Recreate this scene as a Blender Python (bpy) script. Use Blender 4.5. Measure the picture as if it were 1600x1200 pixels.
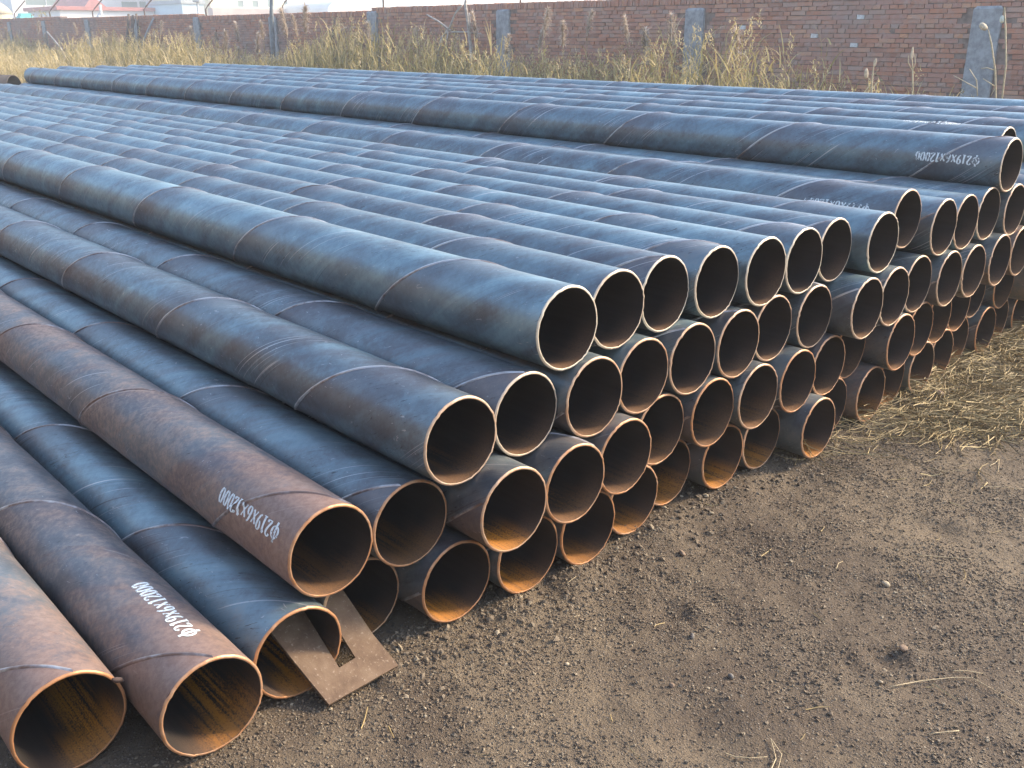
import bpy, math, random
import numpy as np
from mathutils import Matrix, Vector

# ------------------------------------------------------------------ camera, world, sun, exposure
scene = bpy.context.scene
for o in list(bpy.data.objects):
    bpy.data.objects.remove(o)
COL = scene.collection

CAM = np.array([0.35893, -1.53348, 1.37232])
YAW, PITCH, ROLL, FPX = -0.74737, 0.35456, -0.00051, 1475.72


def cam_basis():
    cy, sy, cp, sp = math.cos(YAW), math.sin(YAW), math.cos(PITCH), math.sin(PITCH)
    f = np.array([-sy * cp, cy * cp, -sp])
    r = np.array([cy, sy, 0.0])
    u = np.cross(r, f)
    c, s = math.cos(ROLL), math.sin(ROLL)
    return c * r + s * u, -s * r + c * u, f


CR, CU, CF = cam_basis()
cd = bpy.data.cameras.new("camera")
cam = bpy.data.objects.new("camera", cd)
COL.objects.link(cam)
cam.matrix_world = Matrix(((CR[0], CU[0], -CF[0], CAM[0]), (CR[1], CU[1], -CF[1], CAM[1]),
                           (CR[2], CU[2], -CF[2], CAM[2]), (0, 0, 0, 1)))
cd.sensor_fit = 'HORIZONTAL'
cd.sensor_width = 36.0
cd.lens = FPX / 1600 * 36
cd.clip_start = 0.05
cd.clip_end = 3000
scene.camera = cam

SUN_AZ = math.atan2(-0.42, 0.90)      # direction to the sun on the ground plane (x, y)
SUN_EL = math.radians(30)
SUN = Vector((math.cos(SUN_EL) * math.cos(SUN_AZ), math.cos(SUN_EL) * math.sin(SUN_AZ), math.sin(SUN_EL)))
world = bpy.data.worlds.new("World")
scene.world = world
world.use_nodes = True
wn = world.node_tree
sky = wn.nodes.new('ShaderNodeTexSky')
sky.sky_type = 'NISHITA'
sky.sun_disc = False
sky.sun_elevation = SUN_EL
sky.sun_rotation = math.pi / 2 - SUN_AZ
sky.air_density = 1.0
sky.dust_density = 1.6
sky.ozone_density = 1.0
bg = wn.nodes['Background']
bg.inputs['Strength'].default_value = 0.15
wn.links.new(sky.outputs['Color'], bg.inputs['Color'])
sd = bpy.data.lights.new("sun", 'SUN')
sd.energy = 2.0
sd.angle = math.radians(10)
sd.color = (1.0, 0.79, 0.53)
sun = bpy.data.objects.new("sun", sd)
COL.objects.link(sun)
sun.location = (8, -6, 9)
sun.rotation_euler = (-SUN).to_track_quat('-Z', 'Y').to_euler()

vs = scene.view_settings
vs.view_transform = 'Standard'
vs.look = 'None'
vs.exposure = 1.8
vs.gamma = 1.0
vs.use_curve_mapping = False
scene.cycles.max_bounces = 6

rng = np.random.default_rng(11)
random.seed(5)
PI = math.pi


# ------------------------------------------------------------------ helpers
def ray(px, py):
    return CR * (px - 800) / FPX + CU * (600 - py) / FPX + CF


def on_plane(axis, value, px, py):
    d = ray(px, py)
    return CAM + (value - CAM[axis]) / d[axis] * d


def mesh_np(name, verts, faces, smooth=False, attr=None):
    """verts (n,3), faces (m,k) of one size k; attr = {name: per-vertex floats}"""
    verts = np.asarray(verts, dtype=np.float32)
    faces = np.asarray(faces, dtype=np.int32)
    me = bpy.data.meshes.new(name)
    m, k = faces.shape
    me.vertices.add(len(verts))
    me.vertices.foreach_set('co', verts.ravel())
    me.loops.add(m * k)
    me.loops.foreach_set('vertex_index', faces.ravel())
    me.polygons.add(m)
    me.polygons.foreach_set('loop_start', np.arange(0, m * k, k, dtype=np.int32))
    me.polygons.foreach_set('loop_total', np.full(m, k, dtype=np.int32))
    me.polygons.foreach_set('use_smooth', np.full(m, smooth, dtype=bool))
    if attr:
        for an, av in attr.items():
            a = me.attributes.new(an, 'FLOAT', 'POINT')
            a.data.foreach_set('value', np.asarray(av, dtype=np.float32))
    me.update(calc_edges=True)
    return me


class MB:
    """collects polygons of mixed size for one mesh"""
    def __init__(self):
        self.v, self.f, self.mi = [], [], []

    def add(self, vs_, fs, mi=0):
        b = len(self.v)
        self.v += [tuple(map(float, v)) for v in vs_]
        for f in fs:
            self.f.append(tuple(i + b for i in f))
            self.mi.append(mi)

    def box(self, lo, hi, mi=0):
        (a, b, c), (d, e, f) = lo, hi
        self.add([(a, b, c), (d, b, c), (d, e, c), (a, e, c), (a, b, f), (d, b, f), (d, e, f), (a, e, f)],
                 [(0, 3, 2, 1), (4, 5, 6, 7), (0, 1, 5, 4), (1, 2, 6, 5), (2, 3, 7, 6), (3, 0, 4, 7)], mi)

    def tube(self, pts, radii, n=6, mi=0, cap=True):
        pts = [Vector(p) for p in pts]
        rings = []
        for i, p in enumerate(pts):
            d = (pts[min(i + 1, len(pts) - 1)] - pts[max(i - 1, 0)]).normalized()
            a = Vector((0, 0, 1)) if abs(d.z) < .9 else Vector((1, 0, 0))
            u = d.cross(a).normalized()
            w = d.cross(u)
            r = float(radii[i] if hasattr(radii, '__len__') else radii)
            rings.append([p + r * (math.cos(2 * PI * k / n) * u + math.sin(2 * PI * k / n) * w) for k in range(n)])
        vv = [v for r in rings for v in r]
        ff = [(i * n + k, i * n + (k + 1) % n, (i + 1) * n + (k + 1) % n, (i + 1) * n + k)
              for i in range(len(pts) - 1) for k in range(n)]
        if cap:
            ff += [tuple(range(n))[::-1], tuple((len(pts) - 1) * n + k for k in range(n))]
        self.add(vv, ff, mi)

    def mesh(self, name, smooth=False):
        me = bpy.data.meshes.new(name)
        me.from_pydata(self.v, [], self.f)
        me.polygons.foreach_set('material_index', self.mi)
        if smooth:
            me.polygons.foreach_set('use_smooth', [True] * len(self.f))
        me.update()
        return me


def put(name, me, mat=None, parent=None, loc=(0, 0, 0), rot=None):
    if mat is not None and len(me.materials) == 0:
        for m in (mat if isinstance(mat, (list, tuple)) else [mat]):
            me.materials.append(m)
    o = bpy.data.objects.new(name, me)
    COL.objects.link(o)
    o.location = loc
    if rot is not None:
        o.rotation_euler = rot
    if parent is not None:
        o.parent = parent
    return o


def thing(name, label, cat, loc=(0, 0, 0), group=None, rot=None):
    o = bpy.data.objects.new(name, None)
    COL.objects.link(o)
    o.location = loc
    o.empty_display_size = 0.1
    if rot is not None:
        o.rotation_euler = rot
    return tag(o, label, cat, group)


def tag(o, label=None, cat=None, group=None, kind=None):
    for k, v in (('label', label), ('category', cat), ('group', group), ('kind', kind)):
        if v:
            o[k] = v
    return o


# ------------------------------------------------------------------ materials
class Nodes:
    def __init__(self, name):
        self.mat = bpy.data.materials.new(name)
        self.mat.use_nodes = True
        self.t = self.mat.node_tree
        self.b = self.t.nodes['Principled BSDF']

    def n(self, kind, **kw):
        nd = self.t.nodes.new('ShaderNode' + kind)
        for k, v in kw.items():
            setattr(nd, k, v)
        return nd

    def link(self, a, b):
        self.t.links.new(a, b)

    def val(self, sock, v):
        if isinstance(v, bpy.types.NodeSocket):
            self.link(v, sock)
        else:
            sock.default_value = v

    def math(self, op, a, b=None, c=None, clamp=False):
        nd = self.n('Math', operation=op, use_clamp=clamp)
        for i, v in enumerate((a, b, c)):
            if v is not None:
                self.val(nd.inputs[i], v)
        return nd.outputs[0]

    def mix(self, fac, a, b, mode='MIX'):
        nd = self.n('Mix', data_type='RGBA', blend_type=mode)
        self.val(nd.inputs[0], fac)
        for s, v in ((nd.inputs[6], a), (nd.inputs[7], b)):
            self.val(s, v if isinstance(v, bpy.types.NodeSocket) else (*v, 1))
        return nd.outputs[2]

    def ramp(self, fac, stops, interp='LINEAR'):
        nd = self.n('ValToRGB')
        nd.color_ramp.interpolation = interp
        el = nd.color_ramp.elements
        while len(el) < len(stops):
            el.new(.5)
        for e, (p, c) in zip(el, stops):
            e.position = p
            e.color = (*c, 1) if hasattr(c, '__len__') else (c, c, c, 1)
        self.val(nd.inputs[0], fac)
        return nd.outputs[0]

    def smooth(self, x, lo, hi, a=0.0, b=1.0):
        nd = self.n('MapRange', interpolation_type='SMOOTHSTEP')
        for i, v in enumerate((x, lo, hi, a, b)):
            self.val(nd.inputs[i], v)
        return nd.outputs[0]

    def comb(self, x, y, z):
        nd = self.n('CombineXYZ')
        for i, v in enumerate((x, y, z)):
            self.val(nd.inputs[i], v)
        return nd.outputs[0]

    def noise(self, vec, scale=1.0, detail=3, rough=.55, dist=0.0):
        nd = self.n('TexNoise')
        if vec is not None:
            self.link(vec, nd.inputs['Vector'])
        for k, v in (('Scale', scale), ('Detail', detail), ('Roughness', rough), ('Distortion', dist)):
            nd.inputs[k].default_value = v
        return nd.outputs['Fac']

    def obj(self):
        return self.n('TexCoord').outputs['Object']

    def pos(self):
        return self.n('NewGeometry').outputs['Position']

    def sep(self, v):
        nd = self.n('SeparateXYZ')
        self.link(v, nd.inputs[0])
        return nd.outputs

    def attr(self, name, kind='GEOMETRY'):
        return self.n('Attribute', attribute_name=name, attribute_type=kind).outputs['Fac']

    def bump(self, h, strength=.3, dist=.01):
        nd = self.n('Bump')
        nd.inputs['Strength'].default_value = strength
        nd.inputs['Distance'].default_value = dist
        self.link(h, nd.inputs['Height'])
        self.link(nd.outputs[0], self.b.inputs['Normal'])

    def set(self, **kw):
        for k, v in kw.items():
            s = self.b.inputs[k.replace('_', ' ')]
            if isinstance(v, (tuple, list)):
                v = (*v, 1)
            self.val(s, v)
        return self.mat


def plain(name, col, rough=.8, metal=0.0, vary=.25, scale=6.0, bump=0.0):
    """a paint, plaster or wood tone with uneven wear"""
    g = Nodes(name)
    n1 = g.noise(g.pos(), scale, 4, .6)
    f = g.smooth(n1, .3, .7, 1 - vary, 1 + vary * .4)
    c = g.n('Mix', data_type='RGBA', blend_type='MULTIPLY')
    c.inputs[0].default_value = 1
    c.inputs[6].default_value = (*col, 1)
    g.link(g.comb(f, f, f), c.inputs[7])
    if bump:
        g.bump(n1, .5, bump)
    return g.set(Base_Color=c.outputs[2], Roughness=rough, Metallic=metal)


PITCHW = 0.884           # lead of the spiral weld, metres
R_OUT, R_IN, LEN = 0.1085, 0.1018, 12.0


def pipe_outer():
    g = Nodes('mill_scale_steel')
    o = g.obj()
    x, y, z = g.sep(o)[:3]
    rust = g.attr('rust', 'OBJECT')
    seed = g.n('ObjectInfo').outputs['Random']
    th = g.math('FRACT', g.math('DIVIDE', g.math('ARCTAN2', z, x), 2 * PI))
    s = g.math('SUBTRACT', g.math('DIVIDE', y, PITCHW), th)
    across = g.math('FRACT', s)                             # 0..1 over the strip, weld at both ends
    turn = g.math('ADD', g.math('FLOOR', s), th)            # running length along the strip
    sd_ = g.math('MULTIPLY', seed, 61.0)
    strip = g.comb(across, g.math('MULTIPLY', turn, .9), sd_)

    def sc(fx, fy, off):
        nd = g.n('VectorMath', operation='MULTIPLY_ADD')
        g.link(strip, nd.inputs[0])
        nd.inputs[1].default_value = (fx, fy, 1)
        nd.inputs[2].default_value = (off, off * .7, off)
        return nd.outputs[0]
    addp = g.n('VectorMath', operation='ADD')
    g.link(o, addp.inputs[0])
    g.link(g.comb(sd_, sd_, sd_), addp.inputs[1])
    P = addp.outputs[0]
    band = g.noise(sc(6, 1.8, 1), 1, 4, .6, .8)
    streak = g.noise(sc(70, 2.2, 5), 1, 4, .65)
    blotch = g.noise(P, 7, 7, .68, .4)
    fine = g.noise(P, 60, 5, .7)
    grain = g.noise(P, 330, 2, .6)
    # the scale is blue towards the middle of the strip and purple brown along one edge of the weld
    edge = g.math('ADD', g.smooth(across, .66, .98), g.math('MULTIPLY', g.smooth(across, .0, .05, 1, 0), .5), clamp=True)
    edge = g.math('MULTIPLY', edge, g.smooth(band, .25, .6, .55, 1.0))
    tone = g.math('ADD', g.math('MULTIPLY', g.math('SUBTRACT', seed, .5), .10), g.math('MULTIPLY', band, .45))
    tone = g.math('ADD', tone, g.math('ADD', g.math('MULTIPLY', blotch, .40), g.math('MULTIPLY', fine, .15)))
    base = g.ramp(tone, [(.32, (.072, .072, .078)), (.43, (.106, .137, .156)), (.54, (.165, .255, .288)), (.69, (.270, .420, .460))])
    purple = g.smooth(g.noise(sc(5, 1.3, 9), 1, 5, .65, .6), .50, .66)
    pk = g.math('ADD', .18, g.math('MULTIPLY', rust, 1.1), clamp=True)
    c = g.mix(g.math('MULTIPLY', g.smooth(purple, 0.0, 1.0, .35, 1.0), g.math('MULTIPLY', pk, .80)), base, (.125, .086, .090))
    c = g.mix(g.math('MULTIPLY', edge, .50), c, (.105, .070, .072))
    c = g.mix(g.math('MULTIPLY', g.smooth(streak, .60, .72), .40), c, (.060, .052, .060))
    c = g.mix(g.math('MULTIPLY', g.smooth(streak, .24, .34, 1, 0), .18), c, (.34, .37, .38))
    # thin bright arcs and dark rolling marks that follow the strip
    arcn = g.noise(sc(150, 1.1, 13), 1, 1, .4, .3)
    arcm = g.smooth(g.noise(sc(4, 3.0, 17), 1, 2, .5), .52, .62)
    c = g.mix(g.math('MULTIPLY', g.math('MULTIPLY', g.smooth(arcn, .66, .71), arcm), .75), c, (.66, .64, .62))
    c = g.mix(g.math('MULTIPLY', g.math('MULTIPLY', g.smooth(arcn, .27, .33, 1, 0), arcm), .6), c, (.035, .030, .034))
    # short dark chips and bright scrapes from handling
    chip = g.noise(sc(60, 16, 3), 1, 3, .6, 2.0)
    chm = g.smooth(g.noise(P, 2.6, 2, .5), .46, .60)
    c = g.mix(g.math('MULTIPLY', g.math('MULTIPLY', g.smooth(chip, .635, .67), chm), .85), c, (.022, .018, .020))
    scr = g.noise(sc(22, 34, 21), 1, 2, .5, 2.6)
    c = g.mix(g.math('MULTIPLY', g.smooth(scr, .70, .73), .55), c, (.52, .51, .50))
    # rust bloom set per pipe, strongest round the weld and by the mouth
    rn = g.math('ADD', g.math('MULTIPLY', blotch, .50), g.math('ADD', g.math('MULTIPLY', band, .30), g.math('MULTIPLY', fine, .30)))
    lim = g.math('SUBTRACT', .84, g.math('MULTIPLY', rust, .42))
    rx = g.math('ADD', rn, g.math('ADD', g.math('MULTIPLY', edge, .09), g.smooth(y, .0, .55, .10, 0.0)))
    rm = g.smooth(rx, g.math('SUBTRACT', lim, .11), g.math('ADD', lim, .11))
    rk = g.smooth(rust, .30, .75, .50, 1.05)
    rcol = g.mix(g.smooth(fine, .35, .65), (.125, .072, .050), (.27, .178, .128))
    rcol = g.mix(g.smooth(y, .05, .60, .5, 0.0), rcol, (.32, .150, .072))
    rcol = g.mix(1.0, rcol, g.comb(rk, rk, rk), 'MULTIPLY')
    rm = g.math('MULTIPLY', rm, g.smooth(rust, 0.0, 1.0, .35, .92))
    c = g.mix(rm, c, rcol)
    c = g.mix(g.math('MULTIPLY', g.smooth(grain, .66, .78), .35), c, (.42, .37, .32))
    c = g.mix(g.math('MULTIPLY', g.smooth(grain, .24, .34, 1, 0), .30), c, (.045, .038, .036))
    rough = g.math('ADD', g.smooth(fine, .3, .7, .48, .36), g.math('MULTIPLY', rm, .22))
    g.bump(g.math('ADD', g.math('MULTIPLY', blotch, .30), g.math('ADD', g.math('MULTIPLY', streak, .16), g.math('ADD', g.math('MULTIPLY', chip, .14), g.math('MULTIPLY', grain, .06)))), .35, .004)
    return g.set(Base_Color=c, Roughness=rough, Metallic=g.math('SUBTRACT', .46, g.math('MULTIPLY', rm, .38)), IOR=2.0)


def pipe_inner():
    g = Nodes('pipe_bore_rust_sun')
    o = g.obj()
    x, y, z = g.sep(o)[:3]
    seed = g.n('ObjectInfo').outputs['Random']
    rust_sun_amt = g.attr('bore_rust_sun', 'OBJECT')
    tilt = g.attr('bore_turn', 'OBJECT')                     # where the lowest line of the bore lies, in turns
    sd_ = g.math('MULTIPLY', seed, 37.0)
    a0 = g.math('DIVIDE', g.math('ARCTAN2', x, g.math('MULTIPLY', z, -1.0)), 2 * PI)
    a = g.math('MULTIPLY', g.math('SUBTRACT', g.math('FRACT', g.math('ADD', g.math('ADD', a0, tilt), .5)), .5), 2 * PI)
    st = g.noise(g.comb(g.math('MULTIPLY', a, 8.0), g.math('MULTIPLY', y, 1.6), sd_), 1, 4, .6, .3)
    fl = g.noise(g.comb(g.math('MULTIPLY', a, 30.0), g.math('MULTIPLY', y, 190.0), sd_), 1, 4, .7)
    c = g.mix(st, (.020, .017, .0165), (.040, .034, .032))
    aa = g.math('ABSOLUTE', a)
    # a run of rust where water lay, and rust plus a painted sunlit crescent at the mouth
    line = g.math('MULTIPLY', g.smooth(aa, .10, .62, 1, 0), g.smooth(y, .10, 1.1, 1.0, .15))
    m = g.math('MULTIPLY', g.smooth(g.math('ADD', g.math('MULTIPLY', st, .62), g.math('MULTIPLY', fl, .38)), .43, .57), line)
    mouth_sun_patch = g.math('MULTIPLY', g.smooth(aa, .35, .95, 1, 0), g.smooth(y, .02, .16, 1, 0))
    mouth_sun_patch = g.math('MULTIPLY', mouth_sun_patch, g.smooth(g.math('ADD', g.math('MULTIPLY', st, .5), g.math('MULTIPLY', fl, .5)), .36, .54))
    m = g.math('MULTIPLY', g.math('MAXIMUM', m, mouth_sun_patch), rust_sun_amt, clamp=True)
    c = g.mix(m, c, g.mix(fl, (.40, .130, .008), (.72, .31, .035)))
    mouth = g.math('MULTIPLY', g.smooth(y, .0, .09, 1, 0), g.smooth(aa, .4, 1.6, 1, 0))
    c = g.mix(g.math('MULTIPLY', g.math('MULTIPLY', mouth, fl), .85), c, (.34, .19, .10))
    g.bump(fl, .3, .002)
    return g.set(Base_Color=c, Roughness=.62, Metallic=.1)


def rim_steel():
    g = Nodes('cut_edge_steel')
    rust = g.attr('edge_rust', 'OBJECT')
    n1 = g.noise(g.pos(), 40, 3, .6)
    n2 = g.noise(g.pos(), 260, 2, .6)
    c = g.mix(g.math('MULTIPLY', g.math('ADD', rust, g.math('MULTIPLY', g.math('SUBTRACT', n1, .5), .9)), 1.0, clamp=True),
              (.68, .60, .47), (.44, .21, .095))
    c = g.mix(g.smooth(n2, .60, .75, 0, .4), c, (.16, .09, .06))
    g.bump(n2, .3, .001)
    return g.set(Base_Color=c, Roughness=.42, Metallic=.35)


def weld_metal():
    g = Nodes('weld_bead_steel')
    rust = g.attr('rust', 'OBJECT')
    n1 = g.noise(g.pos(), 9, 4, .65)
    n2 = g.noise(g.pos(), 300, 2, .5)
    c = g.mix(g.smooth(g.math('SUBTRACT', n1, g.math('MULTIPLY', rust, .22)), .28, .56), (.21, .145, .12), (.55, .55, .55))
    g.bump(n2, .5, .001)
    return g.set(Base_Color=c, Roughness=.42, Metallic=.6)


def stencil_paint():
    g = Nodes('stencil_paint')
    n1 = g.noise(g.pos(), 150, 5, .7)
    n2 = g.noise(g.pos(), 22, 3, .6)
    c = g.mix(g.smooth(n1, .34, .52), (.42, .50, .52), (.78, .84, .84))
    wear = g.math('ADD', g.math('MULTIPLY', n1, .6), g.math('ADD', g.math('MULTIPLY', n2, .55), g.math('MULTIPLY', g.math('SUBTRACT', g.n('ObjectInfo').outputs['Random'], .6), .12)))
    tr = g.n('BsdfTransparent')
    mx = g.n('MixShader')
    g.link(g.smooth(wear, .40, .52), mx.inputs[0])
    g.link(tr.outputs[0], mx.inputs[1])
    g.link(g.b.outputs[0], mx.inputs[2])
    g.link(mx.outputs[0], g.t.nodes['Material Output'].inputs[0])
    return g.set(Base_Color=c, Roughness=.7)


def brick_mat(single):
    g = Nodes('old_brick' if single else 'old_brick_mass')
    t = g.n('ObjectInfo').outputs['Random'] if single else g.attr('tone')
    p_ = g.pos()
    n1 = g.noise(p_, 9, 4, .65)
    n2 = g.noise(p_, 70, 3, .6)
    n3 = g.noise(p_, .55, 3, .5)
    c = g.ramp(t, [(0.0, (.33, .165, .115)), (.35, (.48, .215, .130)), (.65, (.40, .215, .165)), (.85, (.55, .28, .160)), (1.0, (.38, .27, .225))])
    c = g.mix(g.smooth(n1, .40, .70, 0, .6), c, (.38, .29, .245))
    c = g.mix(g.smooth(n2, .56, .72, 0, .4), c, (.18, .11, .09))
    c = g.mix(g.smooth(n3, .50, .66, 0, .5), c, (.29, .255, .24))
    g.bump(n2, .7, .006)
    return g.set(Base_Color=c, Roughness=.9)


def ground_mat():
    g = Nodes('packed_dirt')
    p_ = g.pos()
    n0 = g.noise(p_, .9, 4, .6, .3)
    n1 = g.noise(p_, 5.5, 5, .62, .4)
    n2 = g.noise(p_, 75, 4, .7)
    n3 = g.noise(p_, 240, 3, .6)
    vo = g.n('TexVoronoi')
    g.link(p_, vo.inputs['Vector'])
    vo.inputs['Scale'].default_value = 150
    vd = vo.outputs['Distance']
    vc = g.sep(vo.outputs['Color'])[0]
    c = g.ramp(n1, [(.28, (.078, .056, .037)), (.48, (.108, .080, .053)), (.64, (.142, .108, .071)), (.82, (.21, .165, .108))])
    c = g.mix(g.smooth(n0, .50, .66, 0, .6), c, (.215, .165, .105))
    c = g.mix(g.smooth(n0, .34, .46, .55, 0), c, (.075, .053, .036))
    c = g.mix(g.smooth(n2, .54, .70, 0, .75), c, (.055, .045, .040))
    c = g.mix(g.smooth(n3, .62, .74, 0, .6), c, (.34, .29, .23))
    grit = g.math('MULTIPLY', g.smooth(vd, .25, .45, 1, 0), g.smooth(vc, .45, .6))
    c = g.mix(g.math('MULTIPLY', grit, .55), c, g.ramp(vc, [(.45, (.07, .06, .055)), (.75, (.19, .16, .13)), (1, (.36, .31, .25))]))
    y = g.sep(p_)[0]
    far = g.smooth(y, 7.5, 10.0)
    c = g.mix(g.math('MULTIPLY', far, .7), c, (.20, .155, .065))
    g.bump(g.math('ADD', g.math('ADD', g.math('MULTIPLY', n2, .8), g.math('MULTIPLY', n3, .35)), g.math('MULTIPLY', grit, .5)), .9, .010)
    return g.set(Base_Color=c, Roughness=.95)


def tone_mat(name, stops, rough=.85, trans=0.0, bump=False):
    g = Nodes(name)
    c = g.ramp(g.attr('tone'), stops)
    if bump:
        g.bump(g.noise(g.pos(), 160, 3, .6), .5, .003)
    if trans:
        t = g.n('BsdfTranslucent')
        g.link(c, t.inputs[0])
        mx = g.n('MixShader')
        mx.inputs[0].default_value = trans
        out = g.t.nodes['Material Output']
        g.link(g.b.outputs[0], mx.inputs[1])
        g.link(t.outputs[0], mx.inputs[2])
        g.link(mx.outputs[0], out.inputs[0])
    return g.set(Base_Color=c, Roughness=rough)


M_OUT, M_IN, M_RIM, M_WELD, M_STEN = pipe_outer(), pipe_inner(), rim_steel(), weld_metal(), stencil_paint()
M_BRICK1, M_BRICK = brick_mat(True), brick_mat(False)
M_GROUND = ground_mat()
M_GRAVEL = tone_mat('gravel_stone', [(0, (.060, .045, .033)), (.35, (.122, .092, .064)), (.7, (.200, .158, .108)), (1, (.34, .285, .20))], .9, bump=True)
M_STRAW = tone_mat('dry_straw', [(0, (.12, .085, .04)), (.5, (.32, .235, .10)), (1, (.60, .46, .22))], .7)
M_REED = tone_mat('dry_reed_leaf', [(0, (.20, .19, .075)), (.35, (.38, .32, .125)), (.7, (.58, .45, .19)), (1, (.72, .59, .33))], .75, .35)
M_PLUME = tone_mat('reed_plume_fluff', [(0, (.42, .33, .26)), (1, (.74, .65, .54))], .9, .4)
M_POST = plain('grey_concrete', (.33, .35, .36), .9, 0, .3, 12, .004)
M_MORTAR = plain('grey_mortar', (.25, .195, .165), .95, 0, .4, 9, .006)
M_WHITE_BRICK = plain('white_painted_brick', (.68, .68, .66), .8, 0, .25, 30)
M_WOOD = plain('grey_dead_wood', (.13, .105, .085), .9, 0, .5, 14, .004)
M_BARK_PALE = plain('bleached_wood', (.45, .41, .36), .85, 0, .4, 14)
M_GREYP = plain('weathered_grey_pole', (.20, .23, .24), .85, 0, .35, 8)
M_RUSTIRON = plain('rusty_iron', (.13, .085, .065), .7, .3, .4, 25)


# ------------------------------------------------------------------ ground
def vnoise(x, y, s):
    """smooth value noise for heights, numpy"""
    r = np.random.default_rng(s).random((64, 64))
    xi, yi = np.floor(x).astype(int), np.floor(y).astype(int)
    fx, fy = x - xi, y - yi
    fx, fy = fx * fx * (3 - 2 * fx), fy * fy * (3 - 2 * fy)
    g = lambda a, b: r[a % 64, b % 64]
    return (g(xi, yi) * (1 - fx) + g(xi + 1, yi) * fx) * (1 - fy) + (g(xi, yi + 1) * (1 - fx) + g(xi + 1, yi + 1) * fx) * fy - .5


def ground_h(x, y):
    x, y = np.asarray(x, float), np.asarray(y, float)
    h = .030 * vnoise(x * 1.3, y * 1.3, 1) + .010 * vnoise(x * 4, y * 4, 2) + .006 * vnoise(x * 11, y * 11, 3) + .006 * vnoise(x * 29, y * 29, 4) + .004 * vnoise(x * 55, y * 55, 5)
    h = h - .012
    for (a, b, r_, d_) in ((2.28, -.76, .045, .018), (2.20, -.72, .030, .009), (2.62, -1.02, .05, .008), (2.05, -.30, .05, .014), (1.75, -.62, .08, .010), (3.0, -.55, .07, .012)):
        q = ((x - a) ** 2 + (y - b) ** 2) / r_ ** 2
        h = h - d_ * np.exp(-q) + d_ * .35 * np.exp(-(np.sqrt(q) - 1.5) ** 2 * 3)
    # under the stack the soil is pressed flat; a crumbly ridge lies along the pipe ends
    t = np.clip((y + .10) / .22, 0, 1)
    t = t * t * (3 - 2 * t)
    inside = t * ((x > .35) & (x < 8.6))
    ridge = .020 * np.exp(-((y + .02) / .07) ** 2) * (.6 + 1.6 * vnoise(x * 9, y * 9, 6)) * (x > 1.35)
    h = h * (1 - inside) + inside * -.004 + ridge * (y < .06)
    h = h + .010 * np.clip((1.12 - x) / .1, 0, 1) * np.clip((y + .3) / .3, 0, 1) * np.clip((x - .2) / .3, 0, 1)
    far = np.clip((np.hypot(x - 2, y) - 9) / 10, 0, 1)
    return h * (1 - far)


def build_ground():
    gx = np.unique(np.concatenate([np.linspace(-900, -12, 10), np.linspace(-12, .2, 14), np.arange(.2, 5.8, .016), np.linspace(5.8, 16, 30), np.linspace(16, 900, 14)]).round(4))
    gy = np.unique(np.concatenate([np.linspace(-600, -12, 8), np.linspace(-12, -2.2, 10), np.arange(-2.2, .35, .014), np.linspace(.35, 16, 40), np.linspace(16, 1200, 16)]).round(4))
    X, Y = np.meshgrid(gx, gy)
    Z = ground_h(X, Y)
    v = np.stack([X, Y, Z], -1).reshape(-1, 3)
    nx, ny = len(gx), len(gy)
    i = (np.arange(ny - 1)[:, None] * nx + np.arange(nx - 1)[None]).ravel()
    o = put('ground', mesh_np('ground', v, np.stack([i, i + 1, i + nx + 1, i + nx], 1), True), M_GROUND)
    tag(o, 'packed brown dirt yard strewn with gravel in front of the stack', None, None, 'structure')


build_ground()

# ------------------------------------------------------------------ brick boundary wall
WALL_X = 13.83
POST_Y = [-.75, 3.91, 8.58, 13.24, 17.71, 22.24, 26.69, 31.1, 35.41, 40.0, 44.3, 48.8, 53.3]
POST_TOP = [1.75, 1.70, 1.76, 1.82, 1.86, 1.80, 1.84, 1.84, 1.86, 1.86, 1.86, 1.86, 1.86]
CH = .063


def courses_at(y):
    return 29 if y < 17.75 else (28 if y < 26.6 else (29 if y < 38 else 30))


def box_verts(lo, hi, jit=.0025):
    """(n,8,3) corners of n boxes with slightly chipped corners"""
    n = len(lo)
    c = np.array([[0, 0, 0], [1, 0, 0], [1, 1, 0], [0, 1, 0], [0, 0, 1], [1, 0, 1], [1, 1, 1], [0, 1, 1]], float)
    v = lo[:, None] + (hi - lo)[:, None] * c[None]
    return v + rng.normal(0, jit, (n, 8, 3))


BOXF = np.array([(0, 3, 2, 1), (4, 5, 6, 7), (0, 1, 5, 4), (1, 2, 6, 5), (2, 3, 7, 6), (3, 0, 4, 7)])


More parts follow.
